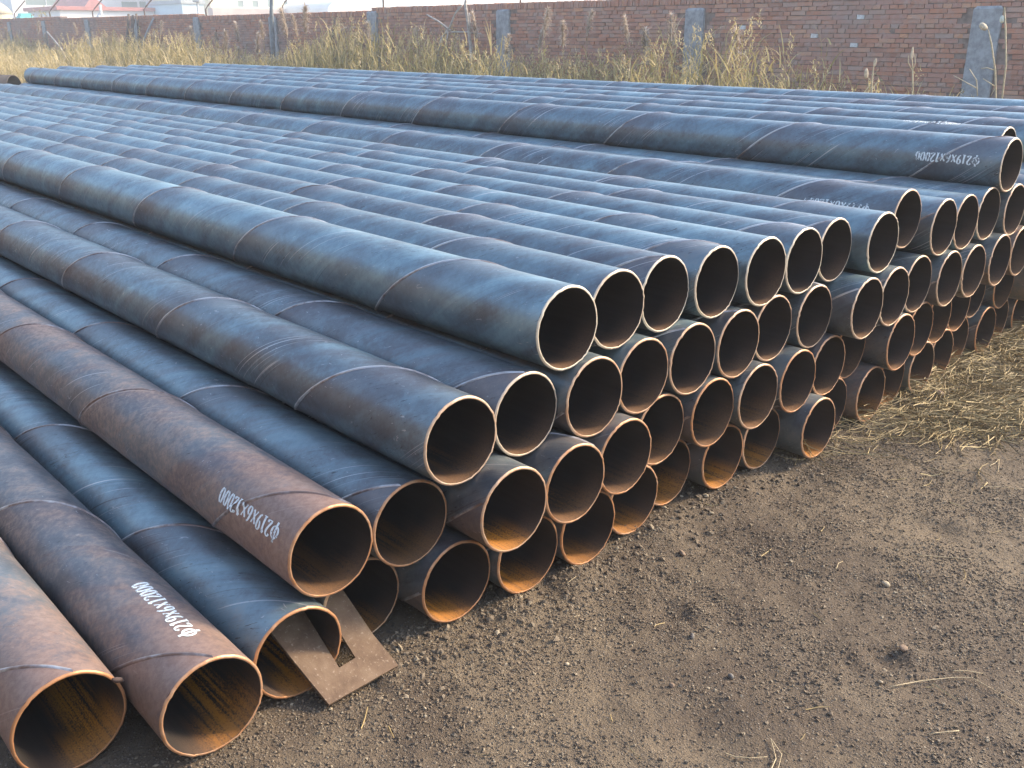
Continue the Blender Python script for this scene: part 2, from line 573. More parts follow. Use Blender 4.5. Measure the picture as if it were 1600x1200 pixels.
def build_wall():
    w = thing('brick_wall', 'long red brick boundary wall with grey concrete piers behind the reeds', 'wall', (WALL_X, 25, 0))
    core = MB()
    y0, y1 = -3.0, 58.0
    for a, b in ((y0, 17.75), (17.75, 26.6), (26.6, 38), (38, y1)):
        core.box((.014, a - 25, -.3), (.24, b - 25, courses_at((a + b) / 2) * CH + .10))
    put('mortar_core', core.mesh('mortar_core'), M_MORTAR, w)
    lo, hi = [], []
    rl, rh = [], []
    for k in range(30):
        y = y0 - .25 * ((k * 37) % 10) / 10
        header = (k % 4 == 3)
        while y < y1:
            ln = .115 if (header or rng.random() < .10) else .240
            ya, yb = y, y + ln
            y += ln + .010
            ym = (ya + yb) / 2
            if k >= courses_at(ym) or ya < y0 or yb > y1:
                continue
            j = int(np.argmin([abs(ym - q) for q in POST_Y]))
            if abs(ym - POST_Y[j]) < .185 + ln / 2 - .03 and k * CH < POST_TOP[j]:
                continue
            pr = -abs(rng.normal(0, .007)) + (.012 if rng.random() < .06 else 0)
            dz = rng.normal(0, .0016)
            lo.append((pr, ya - 25 + .001, k * CH + dz))
            hi.append((.06, yb - 25, k * CH + .053 + dz))
    y = y0
    while y < y1:                                     # rowlock course on top
        z = courses_at(y + .03) * CH
        pr = -.012 + rng.normal(0, .006)
        rl.append((pr, y - 25, z + .004))
        rh.append((.245, y - 25 + .053, z + .118 + rng.normal(0, .004)))
        y += .064
    lo, hi = np.array(lo), np.array(hi)
    mid = (lo + hi) / 2 + np.array([WALL_X, 25, 0])
    q = mid - CAM
    depth = q @ CF
    px = 800 + FPX * (q @ CR) / depth
    py = 600 - FPX * (q @ CU) / depth
    lim = 100 + px * .036
    vis = (px > 0) & (px < 1600) & (py > 0) & (py < lim)
    order = np.where(vis)[0][np.argsort(depth[vis])][:300]
    single = np.zeros(len(lo), bool)
    single[order] = True
    white = {}
    for tx, ty in ((1341, 25), (1270, 55), (1335, 76), (1162, 42)):
        white[int(np.argmin(np.hypot(px - tx, py - ty)))] = 1
    for k in white:
        single[k] = True
    # one shared mesh per length and chip pattern
    protos = {}
    for i in np.where(single)[0]:
        ln = hi[i, 1] - lo[i, 1]
        key = (ln > .2 and i not in white, int(rng.integers(0, 5)), i in white)
        if key not in protos:
            L = .240 if key[0] else .115
            v = box_verts(np.array([[0, 0, 0.]]), np.array([[.06, L, .053]]), .0028)[0]
            me = mesh_np('brick', v, BOXF)
            me.materials.append(M_WHITE_BRICK if key[2] else M_BRICK1)
            protos[key] = me
        o = bpy.data.objects.new('brick', protos[key])
        COL.objects.link(o)
        o.location = tuple(lo[i])
        o.parent = w
        if i in white and ln > .2:                     # the other half of a white half-brick
            hk = next((q for q in protos if not q[0] and not q[2]), None)
            if hk:
                o2 = bpy.data.objects.new('brick', protos[hk])
                COL.objects.link(o2)
                o2.location = (lo[i][0], lo[i][1] + .125, lo[i][2])
                o2.parent = w
    rest_lo = np.concatenate([lo[~single], np.array(rl)])
    rest_hi = np.concatenate([hi[~single], np.array(rh)])
    v = box_verts(rest_lo, rest_hi, .0028)
    n = len(v)
    f = (BOXF[None] + 8 * np.arange(n)[:, None, None]).reshape(-1, 4)
    tone = np.repeat(rng.random(n), 8)
    o = put('brickwork', mesh_np('brickwork', v.reshape(-1, 3), f, False, {'tone': tone}), M_BRICK, w)
    o['kind'] = 'stuff'
    for y, t in zip(POST_Y, POST_TOP):
        p = MB()
        p.add([(-.035, y - 25 - .185, -.3), (-.035, y - 25 + .185, -.3), (.10, y - 25 + .185, -.3), (.10, y - 25 - .185, -.3),
               (-.035, y - 25 - .185, t - .02), (-.035, y - 25 + .185, t - .02), (.10, y - 25 + .185, t - .02), (.10, y - 25 - .185, t - .02),
               (-.012, y - 25 - .15, t + .015), (-.012, y - 25 + .15, t + .015), (.10, y - 25 + .15, t + .015), (.10, y - 25 - .15, t + .015)],
              [(0, 1, 2, 3), (0, 4, 5, 1), (1, 5, 6, 2), (2, 6, 7, 3), (3, 7, 4, 0), (4, 8, 9, 5), (5, 9, 10, 6), (6, 10, 11, 7), (7, 11, 8, 4), (8, 11, 10, 9)])
        put('concrete_pier', p.mesh('concrete_pier'), M_POST, w)
    # bent iron arms for fence wire along the top
    for (x, yb) in ((24, 0), (79, 1), (146, 1), (227, 1), (323, 1), (443, 2), (600, 3), (813, 3)):
        b = on_plane(0, WALL_X + .12, x, 30)
        z = courses_at(b[1]) * CH + .10
        m = MB()
        m.tube([(.12, b[1] - 25, z), (.12, b[1] - 25, z + .20), (.20, b[1] - 25, z + .30), (.62, b[1] - 25, z + .72)] if yb < 3 else
               [(.12, b[1] - 25, z), (.12, b[1] - 25, z + .35), (.16, b[1] - 25, z + .42), (.5, b[1] - 25, z + .78)], .018 + .004 * (x < 400), 5)
        put('fence_arm', m.mesh('fence_arm'), M_RUSTIRON, w)


build_wall()

# ------------------------------------------------------------------ steel pipes
ENDS = {
    'B': [(0.743, 0.138, 0.122), (0.969, -0.003, 0.121), (1.191, 0.046, 0.110), (1.409, 0.123, 0.110), (1.626, 0.030, 0.110), (1.844, 0.005, 0.110), (2.061, -0.005, 0.110), (2.278, 0.019, 0.110), 
          (2.496, 0.064, 0.110), (2.713, 0.018, 0.110), (2.931, 0.018, 0.110), (3.148, -0.066, 0.110), (3.365, 0.010, 0.110), (3.583, -0.028, 0.110), (3.800, 0.001, 0.110), (4.018, -0.019, 0.110), 
          (4.245, 0.002, 0.110), (4.488, 0.040, 0.110), (4.730, 0.017, 0.110), (4.960, 0.050, 0.110), (5.188, 0.033, 0.110), (5.412, -0.056, 0.110), (5.630, -0.037, 0.110), (5.850, 0.037, 0.110), 
          (6.068, -0.004, 0.110), (6.289, -0.096, 0.110), (6.507, -0.030, 0.110), (6.728, -0.055, 0.110), (6.948, -0.024, 0.110), (7.166, -0.094, 0.110), (7.388, -0.020, 0.110), (7.608, -0.021, 0.110), 
          (7.827, 0.033, 0.110), (8.053, -0.017, 0.110), (8.281, -0.010, 0.110)],
    'M': [(1.301, 0.062, 0.312), (1.518, 0.063, 0.298), (1.735, -0.060, 0.304), (1.952, -0.055, 0.298), (2.170, -0.034, 0.298), (2.387, 0.020, 0.298), (2.605, -0.005, 0.298), (2.822, -0.022, 0.298), 
          (3.039, -0.031, 0.298), (3.257, -0.018, 0.298), (3.474, 0.020, 0.298), (3.692, -0.064, 0.298), (3.909, -0.035, 0.298), (4.131, -0.011, 0.295), (4.362, 0.008, 0.293), (4.591, 0.038, 0.302), 
          (4.827, 0.007, 0.305), (5.047, -0.090, 0.308), (5.273, 0.060, 0.309), (5.491, -0.107, 0.312), (5.712, 0.014, 0.311), (5.930, -0.043, 0.312), (6.151, -0.065, 0.311), (6.368, -0.056, 0.312), 
          (6.590, -0.057, 0.311), (6.807, -0.015, 0.312), (7.025, -0.034, 0.313), (7.249, 0.029, 0.310), (7.466, -0.103, 0.312), (7.684, -0.030, 0.313), (7.903, -0.066, 0.313), (8.125, 0.001, 0.315)],
    'U': [(1.628, 0.006, 0.494), (1.850, 0.022, 0.494), (2.068, -0.007, 0.490), (2.285, 0.011, 0.490), (2.502, 0.007, 0.490), (2.720, 0.000, 0.490), (2.937, 0.019, 0.490), (3.155, -0.000, 0.490), 
          (3.372, -0.073, 0.491), (3.589, -0.062, 0.491), (3.807, -0.045, 0.496), (4.024, -0.069, 0.484), (4.248, -0.069, 0.478), (4.479, -0.079, 0.488), (4.716, -0.073, 0.491), (4.934, -0.115, 0.494), 
          (5.160, -0.044, 0.495), (5.379, -0.022, 0.499), (5.603, -0.089, 0.498), (5.820, 0.009, 0.500), (6.041, -0.023, 0.498), (6.258, 0.010, 0.500), (6.480, 0.008, 0.498), (6.698, -0.069, 0.500), 
          (6.915, -0.062, 0.501), (7.139, -0.038, 0.498), (7.356, -0.000, 0.500), (7.574, 0.004, 0.501), (7.793, -0.058, 0.501), (8.013, -0.054, 0.501)],
    'T': [(1.982, 0.013, 0.690), (2.200, 0.041, 0.690), (2.417, 0.055, 0.690), (2.635, 0.036, 0.690), (2.852, 0.011, 0.690), (3.070, 0.011, 0.690), (3.287, 0.026, 0.691), (3.508, -0.032, 0.693), 
          (3.742, 0.003, 0.742), (3.954, -0.046, 0.690), (4.171, -0.039, 0.681), (4.390, -0.035, 0.687), (4.608, -0.056, 0.680), (4.837, -0.062, 0.688), (5.054, -0.053, 0.685), (5.275, -0.040, 0.690), 
          (5.492, -0.035, 0.686), (5.714, 0.052, 0.690), (5.932, -0.050, 0.687), (6.153, -0.042, 0.690), (6.370, -0.012, 0.686), (6.592, -0.068, 0.690), (6.811, -0.045, 0.691), (7.029, -0.029, 0.686), 
          (7.251, 0.001, 0.690), (7.469, -0.083, 0.692), (7.689, 0.025, 0.692), (7.909, -0.044, 0.692)],
    'P': [(4.499, -0.050, 0.873), (4.945, 0.143, 0.876), (5.383, 0.005, 0.877), (5.823, 0.025, 0.877), (6.262, 0.020, 0.877), (6.920, 0.032, 0.878)],
}


def tube_mesh(ro, ri, length, n=72, rings=400):
    """wall of a pipe along +y: outer skin (0) a little peaked along the spiral weld, bore (1)"""
    a = np.linspace(0, 2 * PI, n, endpoint=False)
    ys = np.concatenate([[.0035, .012, .03], np.linspace(.05, length - .05, rings), [length - .02, length - .0035]])
    Y, A = np.meshgrid(ys, a, indexing='ij')
    ac = (Y / PITCHW - A / (2 * PI)) % 1.0
    d = np.minimum(ac, 1 - ac) * PITCHW * .615               # metres from the weld, square to it
    fade = np.clip(np.minimum(Y, length - Y) / .06, 0, 1)
    Rr = ro + fade * (.0020 * np.exp(-(d / .020) ** 2) - .0006 * np.exp(-((d - .085) / .05) ** 2))
    vo = np.stack([Rr * np.cos(A), Y, Rr * np.sin(A)], -1).reshape(-1, 3)
    yi = np.array([length, length - .06, length * .5, 1.2, .3, .06, 0.0])
    Y, A = np.meshgrid(yi, a, indexing='ij')
    vi = np.stack([ri * np.cos(A), Y, ri * np.sin(A)], -1).reshape(-1, 3)

    def quads(m, base):
        i = np.arange(m - 1)[:, None] * n
        k = np.arange(n)[None]
        k2 = (k + 1) % n
        return np.stack([i + k, i + k2, i + n + k2, i + n + k], -1).reshape(-1, 4) + base
    fo, fi = quads(len(ys), 0), quads(len(yi), len(vo))
    me = mesh_np('pipe_wall', np.concatenate([vo, vi]), np.concatenate([fo, fi]), True)
    me.polygons.foreach_set('material_index', np.concatenate([np.zeros(len(fo), np.int32), np.ones(len(fi), np.int32)]))
    return me


def rim_mesh(ro, ri, s, y0, n=72):
    a = np.linspace(0, 2 * PI, n, endpoint=False)
    mb = MB()
    if True:
        prof = [(ro, y0 + s * .0036), (ro - .0012, y0 + s * .0014), (ro - .0038, y0 + s * 0.0), (ri + .0004, y0), (ri, y0 + s * .0006)]
        v, f = [], []
        for (r, y) in prof:
            v += [((r + rr) * math.cos(t), y + yy, (r + rr) * math.sin(t)) for t, rr, yy in zip(a, RJIT * .35, YJIT)]
        for i in range(len(prof) - 1):
            for k in range(n):
                k2 = (k + 1) % n
                q = (i * n + k, (i + 1) * n + k, (i + 1) * n + k2, i * n + k2)
                f.append(q if s > 0 else q[::-1])
        mb.add(v, f)
    return mb.mesh('cut_rim', True)


_r = np.random.default_rng(2)
RJIT = np.abs(_r.normal(0, .0012, 72))
YJIT = -np.abs(_r.normal(0, .0013, 72)) * (_r.random(72) < .4)


def weld_mesh(ro, pitch, length):
    n = 56
    tot = int(length / pitch * n)
    y = np.linspace(.0085, length - .0085, tot)
    th = 2 * PI * y / pitch
    rg = np.random.default_rng(8)
    w = .0080 + rg.normal(0, .0006, len(y))
    h = .0034 + rg.normal(0, .0003, len(y))
    prof = [(-1.0, -.0004), (-.55, .75), (0, 1.0), (.55, .75), (1.0, -.0004)]
    V = []
    for (a_, b_) in prof:
        r = ro + .0017 * np.clip(np.minimum(y, length - y) / .06, 0, 1) + np.where(b_ < 0, -.0012, b_ * h * .8)
        yy = y + a_ * w
        V.append(np.stack([r * np.cos(th), yy, r * np.sin(th)], 1))
    V = np.stack(V, 1).reshape(-1, 3)
    m = len(y)
    i = (np.arange(m - 1)[:, None] * 5 + np.arange(4)[None]).ravel()
    return mesh_np('weld_seam', V, np.stack([i, i + 1, i + 6, i + 5], 1), True)


# letters of the size stencil: each a list of strokes (points, widths) in a box 1 high
def arc(cx, cy, rx, ry, a0, a1, n=14):
    return [(cx + rx * math.cos(math.radians(a0 + (a1 - a0) * i / n)), cy + ry * math.sin(math.radians(a0 + (a1 - a0) * i / n))) for i in range(n + 1)]


GLYPH = {
    '0': [arc(.25, .5, .17, .44, 100, 260), arc(.25, .5, .17, .44, -80, 80)],
    '1': [[(.25, .02), (.25, .96)], [(.10, .80), (.24, .95)], [(.10, .03), (.40, .03)]],
    '2': [arc(.24, .72, .16, .22, 165, -35), [(.375, .60), (.10, .10)], [(.07, .07), (.43, .07)], [(.42, .08), (.44, .22)]],
    '6': [arc(.25, .28, .16, .24, 100, 440), [(.36, .90), (.24, .82), (.14, .60), (.095, .34)]],
    '9': [arc(.25, .70, .16, .24, 280, 620), [(.14, .08), (.26, .16), (.36, .38), (.405, .66)]],
    'x': [[(.06, .10), (.44, .78)], [(.07, .78), (.43, .10)], [(.02, .78), (.14, .78)], [(.36, .78), (.48, .78)], [(.02, .10), (.14, .10)], [(.36, .10), (.48, .10)]],
    'P': [[(.36, -.08), (.36, 1.06)], arc(.36, .49, .30, .33, 105, 255), arc(.36, .49, .30, .33, -75, 75)],
}
ADV = {'P': .78, 'x': .56, '1': .48}


def stencil_mesh(ro, th0, y_start, direction, ph):
    """text wrapped on the pipe; direction +1 reads away from the near end, -1 towards it"""
    mb = MB()
    H, pen = .040, 0.0
    text = 'P219x6x12000'
    total = sum(ADV.get(c, .54) for c in text)
    sx = .268 / total
    for c in text:
        for si, st in enumerate(GLYPH[c]):
            pts = [np.array(p_) for p_ in st]
            if len(pts) < 8:
                pts = [pts[i] + (pts[i + 1] - pts[i]) * k / 6 for i in range(len(pts) - 1) for k in range(6)] + [pts[-1]]
            n = len(pts)
            L, Rr = [], []
            for i in range(n):
                d = pts[min(i + 1, n - 1)] - pts[max(i - 1, 0)]
                d = d / (np.hypot(*d) + 1e-9)
                # broad-nib stress: upright strokes are fat, flat strokes thin
                wd = .030 + .060 * abs(d[1]) ** 1.5
                if c == 'x' and si < 2:
                    wd = .085 if si == 1 else .045
                nrm = np.array([-d[1], d[0]])
                L.append(pts[i] + nrm * wd)
                Rr.append(pts[i] - nrm * wd)
            vv = []
            for q in L + Rr:
                s_ = (pen + q[0]) * sx
                y = y_start + direction * s_
                # letter tops point to -x for +1 and to +x for -1
                th = th0 + direction * (q[1] - .5) * H / ro
                ac = (y / PITCHW - th / (2 * PI) + ph) % 1.0
                dw = min(ac, 1 - ac) * PITCHW * .615
                r = ro + .0006 + .0020 * math.exp(-(dw / .020) ** 2) * min(1, y / .06) + (.0036 if dw < .008 else 0)
                vv.append((r * math.cos(th), y, r * math.sin(th)))
            mb.add(vv, [(i, i + 1, n + i + 1, n + i) for i in range(n - 1)])
        pen += ADV.get(c, .54)
    return mb.mesh('stencil_lettering')


ORD = ['first', 'second', 'third', 'fourth', 'fifth', 'sixth', 'seventh', 'eighth', 'ninth', 'tenth', 'eleventh', 'twelfth', 'thirteenth',
       'fourteenth', 'fifteenth', 'sixteenth', 'seventeenth', 'eighteenth', 'nineteenth', 'twentieth']
ORD += ['twenty-' + o for o in ORD[:9]] + ['thirtieth'] + ['thirty-' + o for o in ORD[:9]]
LAYER = {'B': 'ground layer', 'M': 'second layer', 'U': 'third layer', 'T': 'fourth layer', 'P': 'top layer'}
# angle (degrees) and distance from the end where a seam is seen to cross, per pipe
SEAM = {('B', 0): (75, .0), ('B', 1): (80, .0), ('M', 0): (217, .40), ('U', 0): (231, .63), ('T', 0): (244, .76), ('P', 0): (262, .47),
        ('M', 1): (205, .26), ('T', 1): (150, .70), ('U', 1): (170, .20), ('M', 2): (170, .05), ('T', 8): (100, .33), ('T', 2): (120, .95), ('P', 1): (90, .30)}
RUST = {('B', 0): .68, ('B', 1): .66, ('B', 2): .33, ('M', 0): .70, ('M', 1): .34, ('U', 0): .16, ('U', 1): .34, ('T', 0): .12, ('T', 1): .15, ('P', 0): .15}
STENCIL = {('B', 1): (82, .10, 1), ('M', 0): (151, .058, 1), ('P', 0): (171, .087, 1), ('T', 8): (163, .097, 1), ('P', 1): (98, .485, -1)}


def build_pipes():
    wall_me = tube_mesh(R_OUT, R_IN, LEN)
    wall_me.materials.append(M_OUT)
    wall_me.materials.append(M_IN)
    rim_me, rim_far = rim_mesh(R_OUT, R_IN, 1, 0.0), rim_mesh(R_OUT, R_IN, -1, LEN)
    rim_me.materials.append(M_RIM)
    rim_far.materials.append(M_RIM)
    weld_me = weld_mesh(R_OUT, PITCHW, LEN)
    weld_me.materials.append(M_WELD)
    rg = np.random.default_rng(21)
    for row in 'BMUTP':
        for i, (x, y, z) in enumerate(ENDS[row]):
            key = (row, i)
            rust = RUST.get(key, float(np.clip(rg.normal({'B': .42, 'M': .34, 'U': .26, 'T': .14, 'P': .14}[row], .10), 0, 1)))
            hue = 'rust-brown' if rust > .6 else ('brown-tinged' if rust > .3 else 'blue-grey')
            mark = ' with white stencilled numbers' if key in STENCIL else ''
            lab = f'{hue} {"pipe" if mark else "spiral-welded pipe"}{mark}, {ORD[i]} of the {LAYER[row]} from the stepped side'
            t = thing('steel_pipe', lab, 'pipe', (x, y, z), 'steel pipes lying in the big stack')
            if key in SEAM:
                a, yy = SEAM[key]
                ph = a / 360 - yy / PITCHW
            else:
                ph = float(rg.random())
            ph %= 1.0
            wl = put('pipe_wall', wall_me, None, t, rot=(0, -2 * PI * ph, 0))
            wl['rust'] = rust
            wl['bore_rust_sun'] = {'B': 1.0, 'M': .22, 'U': .10, 'T': .05, 'P': .05}[row] * float(rg.uniform(.6, 1.2)) if key != ('M', 2) else 1.3
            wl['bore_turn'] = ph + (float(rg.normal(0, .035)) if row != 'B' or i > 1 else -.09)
            rm = put('cut_rim', rim_me, None, t, rot=(0, float(rg.uniform(0, 6.28)), 0))
            rm['edge_rust'] = ({'B': .9, 'M': .85, 'U': .6, 'T': .10, 'P': .25}[row] if row != 'T' or i < 8 else .5) + float(rg.normal(0, .12))
            o_ = float(rg.normal(0, .005))                    # pipes are never quite round
            t.scale = (1 + o_, 1, 1 - o_)
            put('cut_rim', rim_far, None, t)['edge_rust'] = rm['edge_rust']
            put('weld_seam', weld_me, None, t, rot=(0, -2 * PI * ph, 0))['rust'] = rust
            if key in STENCIL:
                a, yy, d = STENCIL[key]
                put('stencil_lettering', stencil_mesh(R_OUT, math.radians(a), yy, d, ph), M_STEN, t)
            if key == ('B', 0):
                b = MB()
                an = math.radians(28)
                c0 = Vector((R_OUT * math.cos(an), -.001, R_OUT * math.sin(an)))
                b.tube([c0 + Vector((-.008, 0, .006)), c0, c0 + Vector((.007, -.004, -.001)), c0 + Vector((.010, -.005, -.006))], [.003, .006, .005, .002], 6)
                put('weld_burr', b.mesh('weld_burr', True), M_RUSTIRON, t)


build_pipes()


def build_plate():
    """slotted steel plate hung over the two touching pipe walls, its front edge on the ground"""
    sl = math.radians(30.5)
    t = thing('steel_plate', 'flat rusty slotted steel plate poking out of two ground-layer pipe mouths', 'plate', (1.21, -.03, .004), rot=(sl, 0, 0))
    L = .285
    s0, s1, se = .062, .110, .064
    out = [(-.002, 0), (.187, .006), (.176, .10), (.172, L), (s1, L), (s1 - .002, se + .004), (s0, se), (s0, L), (-.040, L), (-.022, .14)]
    m = MB()
    n = len(out)
    th = .009
    v = [(a, b, 0) for a, b in out] + [(a, b, th) for a, b in out]
    # two prongs and the front bar
    quads = [(0, 1, 5, 6), (1, 2, 3, 4, 5), (0, 6, 7, 8, 9)]
    f = [tuple(q[::-1]) for q in quads] + [tuple(i + n for i in q) for q in quads]
    f += [(i, (i + 1) % n, (i + 1) % n + n, i + n) for i in range(n)]
    m.add(v, f)
    g = Nodes('rusty_plate')
    n1 = g.noise(g.obj(), 14, 5, .65)
    n2 = g.noise(g.obj(), 120, 3, .6)
    c = g.ramp(n1, [(.3, (.095, .056, .034)), (.5, (.155, .100, .062)), (.7, (.215, .150, .098))])
    c = g.mix(g.smooth(n2, .58, .72, 0, .6), c, (.38, .30, .23))
    g.bump(n2, .4, .002)
    put('plate_body', m.mesh('plate_body'), g.set(Base_Color=c, Roughness=.7, Metallic=.2), t)


build_plate()


# ------------------------------------------------------------------ gravel, stones and straw on the yard
def ico():
    p = (1 + 5 ** .5) / 2
    v = np.array([(-1, p, 0), (1, p, 0), (-1, -p, 0), (1, -p, 0), (0, -1, p), (0, 1, p), (0, -1, -p), (0, 1, -p), (p, 0, -1), (p, 0, 1), (-p, 0, -1), (-p, 0, 1)], float)
    v /= np.linalg.norm(v[0])
    f = np.array([(0, 11, 5), (0, 5, 1), (0, 1, 7), (0, 7, 10), (0, 10, 11), (1, 5, 9), (5, 11, 4), (11, 10, 2), (10, 7, 6), (7, 1, 8), (3, 9, 4), (3, 4, 2), (3, 2, 6), (3, 6, 8), (3, 8, 9), (4, 9, 5), (2, 4, 11), (6, 2, 10), (8, 6, 7), (9, 8, 1)])
    return v, f


def rand_rot(n):
    q = rng.normal(size=(n, 4))
    q /= np.linalg.norm(q, axis=1)[:, None]
    w, x, y, z = q.T
    return np.stack([np.stack([1 - 2 * (y * y + z * z), 2 * (x * y - z * w), 2 * (x * z + y * w)], -1),
                     np.stack([2 * (x * y + z * w), 1 - 2 * (x * x + z * z), 2 * (y * z - x * w)], -1),
                     np.stack([2 * (x * z - y * w), 2 * (y * z + x * w), 1 - 2 * (x * x + y * y)], -1)], 1)


def pebble_mesh(name, pts, size, flat=.7, small=False):
    v0, f0 = ico()
    if small:
        v0 = np.array([(1, 0, 0), (-1, 0, 0), (0, 1, 0), (0, -1, 0), (0, 0, 1), (0, 0, -1)], float)
        f0 = np.array([(0, 2, 4), (2, 1, 4), (1, 3, 4), (3, 0, 4), (2, 0, 5), (1, 2, 5), (3, 1, 5), (0, 3, 5)])
    n, nv = len(pts), len(v0)
    v = v0[None] * (1 + rng.normal(0, .16, (n, nv, 1)))
    v = v * (size[:, None, None] * np.stack([rng.uniform(.7, 1.3, n), rng.uniform(.6, 1.1, n), rng.uniform(.4, .9, n)], 1)[:, None])
    v = np.einsum('nij,nkj->nki', rand_rot(n), v)
    v[..., 2] *= flat
    v = v + pts[:, None]
    f = (f0[None] + nv * np.arange(n)[:, None, None]).reshape(-1, 3)
    tone = np.repeat(np.clip(rng.normal(.54, .19, n), 0, 1), nv)
    return mesh_np(name, v.reshape(-1, 3), f, False, {'tone': tone})


def build_gravel():
    for nm, n, smin, spow, lab in (('gravel', 230000, .0024, .0036, 'loose grey brown gravel chips scattered over the dirt yard'),
                                   ('fine_gravel', 230000, .0013, .0012, 'fine grit and tiny stone chips covering the dirt yard')):
        x = rng.uniform(.6, 5.6, n)
        y = rng.uniform(-2.1, .30, n)
        # drifts of gravel and bare patches
        d = vnoise(x * 2.2, y * 2.2, 31) + .6 * vnoise(x * 6, y * 6, 32) + .3 * vnoise(x * 15, y * 15, 33)
        keep = rng.random(n) < np.clip(.78 + 1.7 * d, .14, 1)
        q = np.stack([x - CAM[0], y - CAM[1]], 1)
        dep = q @ CF[:2]
        keep &= (dep > .9) & (np.abs(q @ CR[:2]) < dep * .62 + .15)
        keep &= ~((y > .10) & (x < 2.0)) & (rng.random(n) < np.clip(1.6 - np.hypot(x - .4, y + 1.5) / 4.2, .35, 1))
        x, y = x[keep], y[keep]
        s = smin + spow * rng.random(len(x)) ** 2.2 + (.004 * (rng.random(len(x)) < .006) if nm == 'gravel' else 0)
        z = ground_h(x, y) + s * .25
        o = put(nm, pebble_mesh(nm, np.stack([x, y, z], 1), s, .75, True), M_GRAVEL)
        tag(o, lab, 'gravel', None, 'stuff')
    # crumbs of soil along the feet of the pipes
    n = 2600
    x = rng.uniform(1.4, 5.4, n)
    y = rng.normal(-.01, .06, n)
    s = .0025 + .008 * rng.random(n) ** 3.5
    z = ground_h(x, y) + s * .3
    keep = y < .12
    o = put('soil_crumbs', pebble_mesh('soil_crumbs', np.stack([x, y, z], 1)[keep], s[keep], .8), M_GRAVEL)
    tag(o, 'dark crumbs of soil banked against the feet of the pipe ends', 'soil', None, 'stuff')


build_gravel()

M_STONE = plain('pale_stone', (.46, .38, .26), .9, 0, .3, 60, .002)
M_STONE2 = plain('brown_stone', (.27, .19, .13), .9, 0, .4, 60, .002)
M_STONE3 = plain('grey_stone', (.19, .175, .155), .9, 0, .4, 60, .002)


def build_stones():
    specs = [(1386, 903, .015, M_STONE, 'smooth pale tan pebble lying alone on the dirt'),
             (1066, 858, .018, M_STONE2, 'brown clod beside a dark hollow near the pipe ends'),
             (1376, 1060, .010, M_STONE, 'small orange tan pebble beside the shallow pit'),
             (1050, 1065, .012, M_STONE2, 'small reddish chip of brick among grey gravel'),
             (1142, 1054, .014, M_STONE3, 'grey stone on a patch of bare dirt'),
             (1082, 990, .012, M_STONE3, 'small flat grey stone amid scattered gravel'),
             (886, 1030, .009, M_STONE, 'tiny yellow pebble among dark gravel near the slotted plate'),
             (1465, 617, .040, M_STONE2, 'flat brown stone lying in the straw beside the pipes'),
             (1412, 1008, .013, M_STONE2, 'dark lump of earth on the rim of the shallow pit')]
    for x, y, s, m, lab in specs:
        p = on_plane(2, 0, x, y)
        z = float(ground_h(p[0], p[1]))
        me = pebble_mesh('stone', np.array([[0, 0, 0.]]), np.array([s]), .75)
        o = put('stone', me, m, None, (p[0], p[1], z + s * .30))
        bv = o.modifiers.new('round', 'SUBSURF')
        bv.levels = bv.render_levels = 2
        tag(o, lab, 'stone')


build_stones()


def ribbons(base, length, az, rise, curl, width, seg=4, flat_=False):
    """bent blades: (n*2*(seg+1)) vertices and quads"""
    n = len(base)
    t = np.linspace(0, 1, seg + 1)
    ang = rise[:, None] - curl[:, None] * t[None]                       # elevation along the blade
    st = length[:, None] / seg
    dx = np.cos(ang) * st
    dz = np.sin(ang) * st
    cx = np.concatenate([np.zeros((n, 1)), np.cumsum(dx[:, :-1], 1)], 1)
    cz = np.concatenate([np.zeros((n, 1)), np.cumsum(dz[:, :-1], 1)], 1)
    P = np.stack([base[:, 0:1] + cx * np.cos(az)[:, None], base[:, 1:2] + cx * np.sin(az)[:, None], base[:, 2:3] + cz], -1)
    side = np.stack([-np.sin(az), np.cos(az), np.zeros(n)], -1)[:, None]
    w = width[:, None] * (1 - t[None] ** 1.6 * .9) * .5
    A, B = P + side * w[..., None], P - side * w[..., None]
    V = np.stack([A, B], 2).reshape(-1, 3)
    k = 2 * (seg + 1)
    q = np.array([(2 * i, 2 * i + 1, 2 * i + 3, 2 * i + 2) for i in range(seg)])
    F = (q[None] + k * np.arange(n)[:, None, None]).reshape(-1, 4)
    return V, F, k


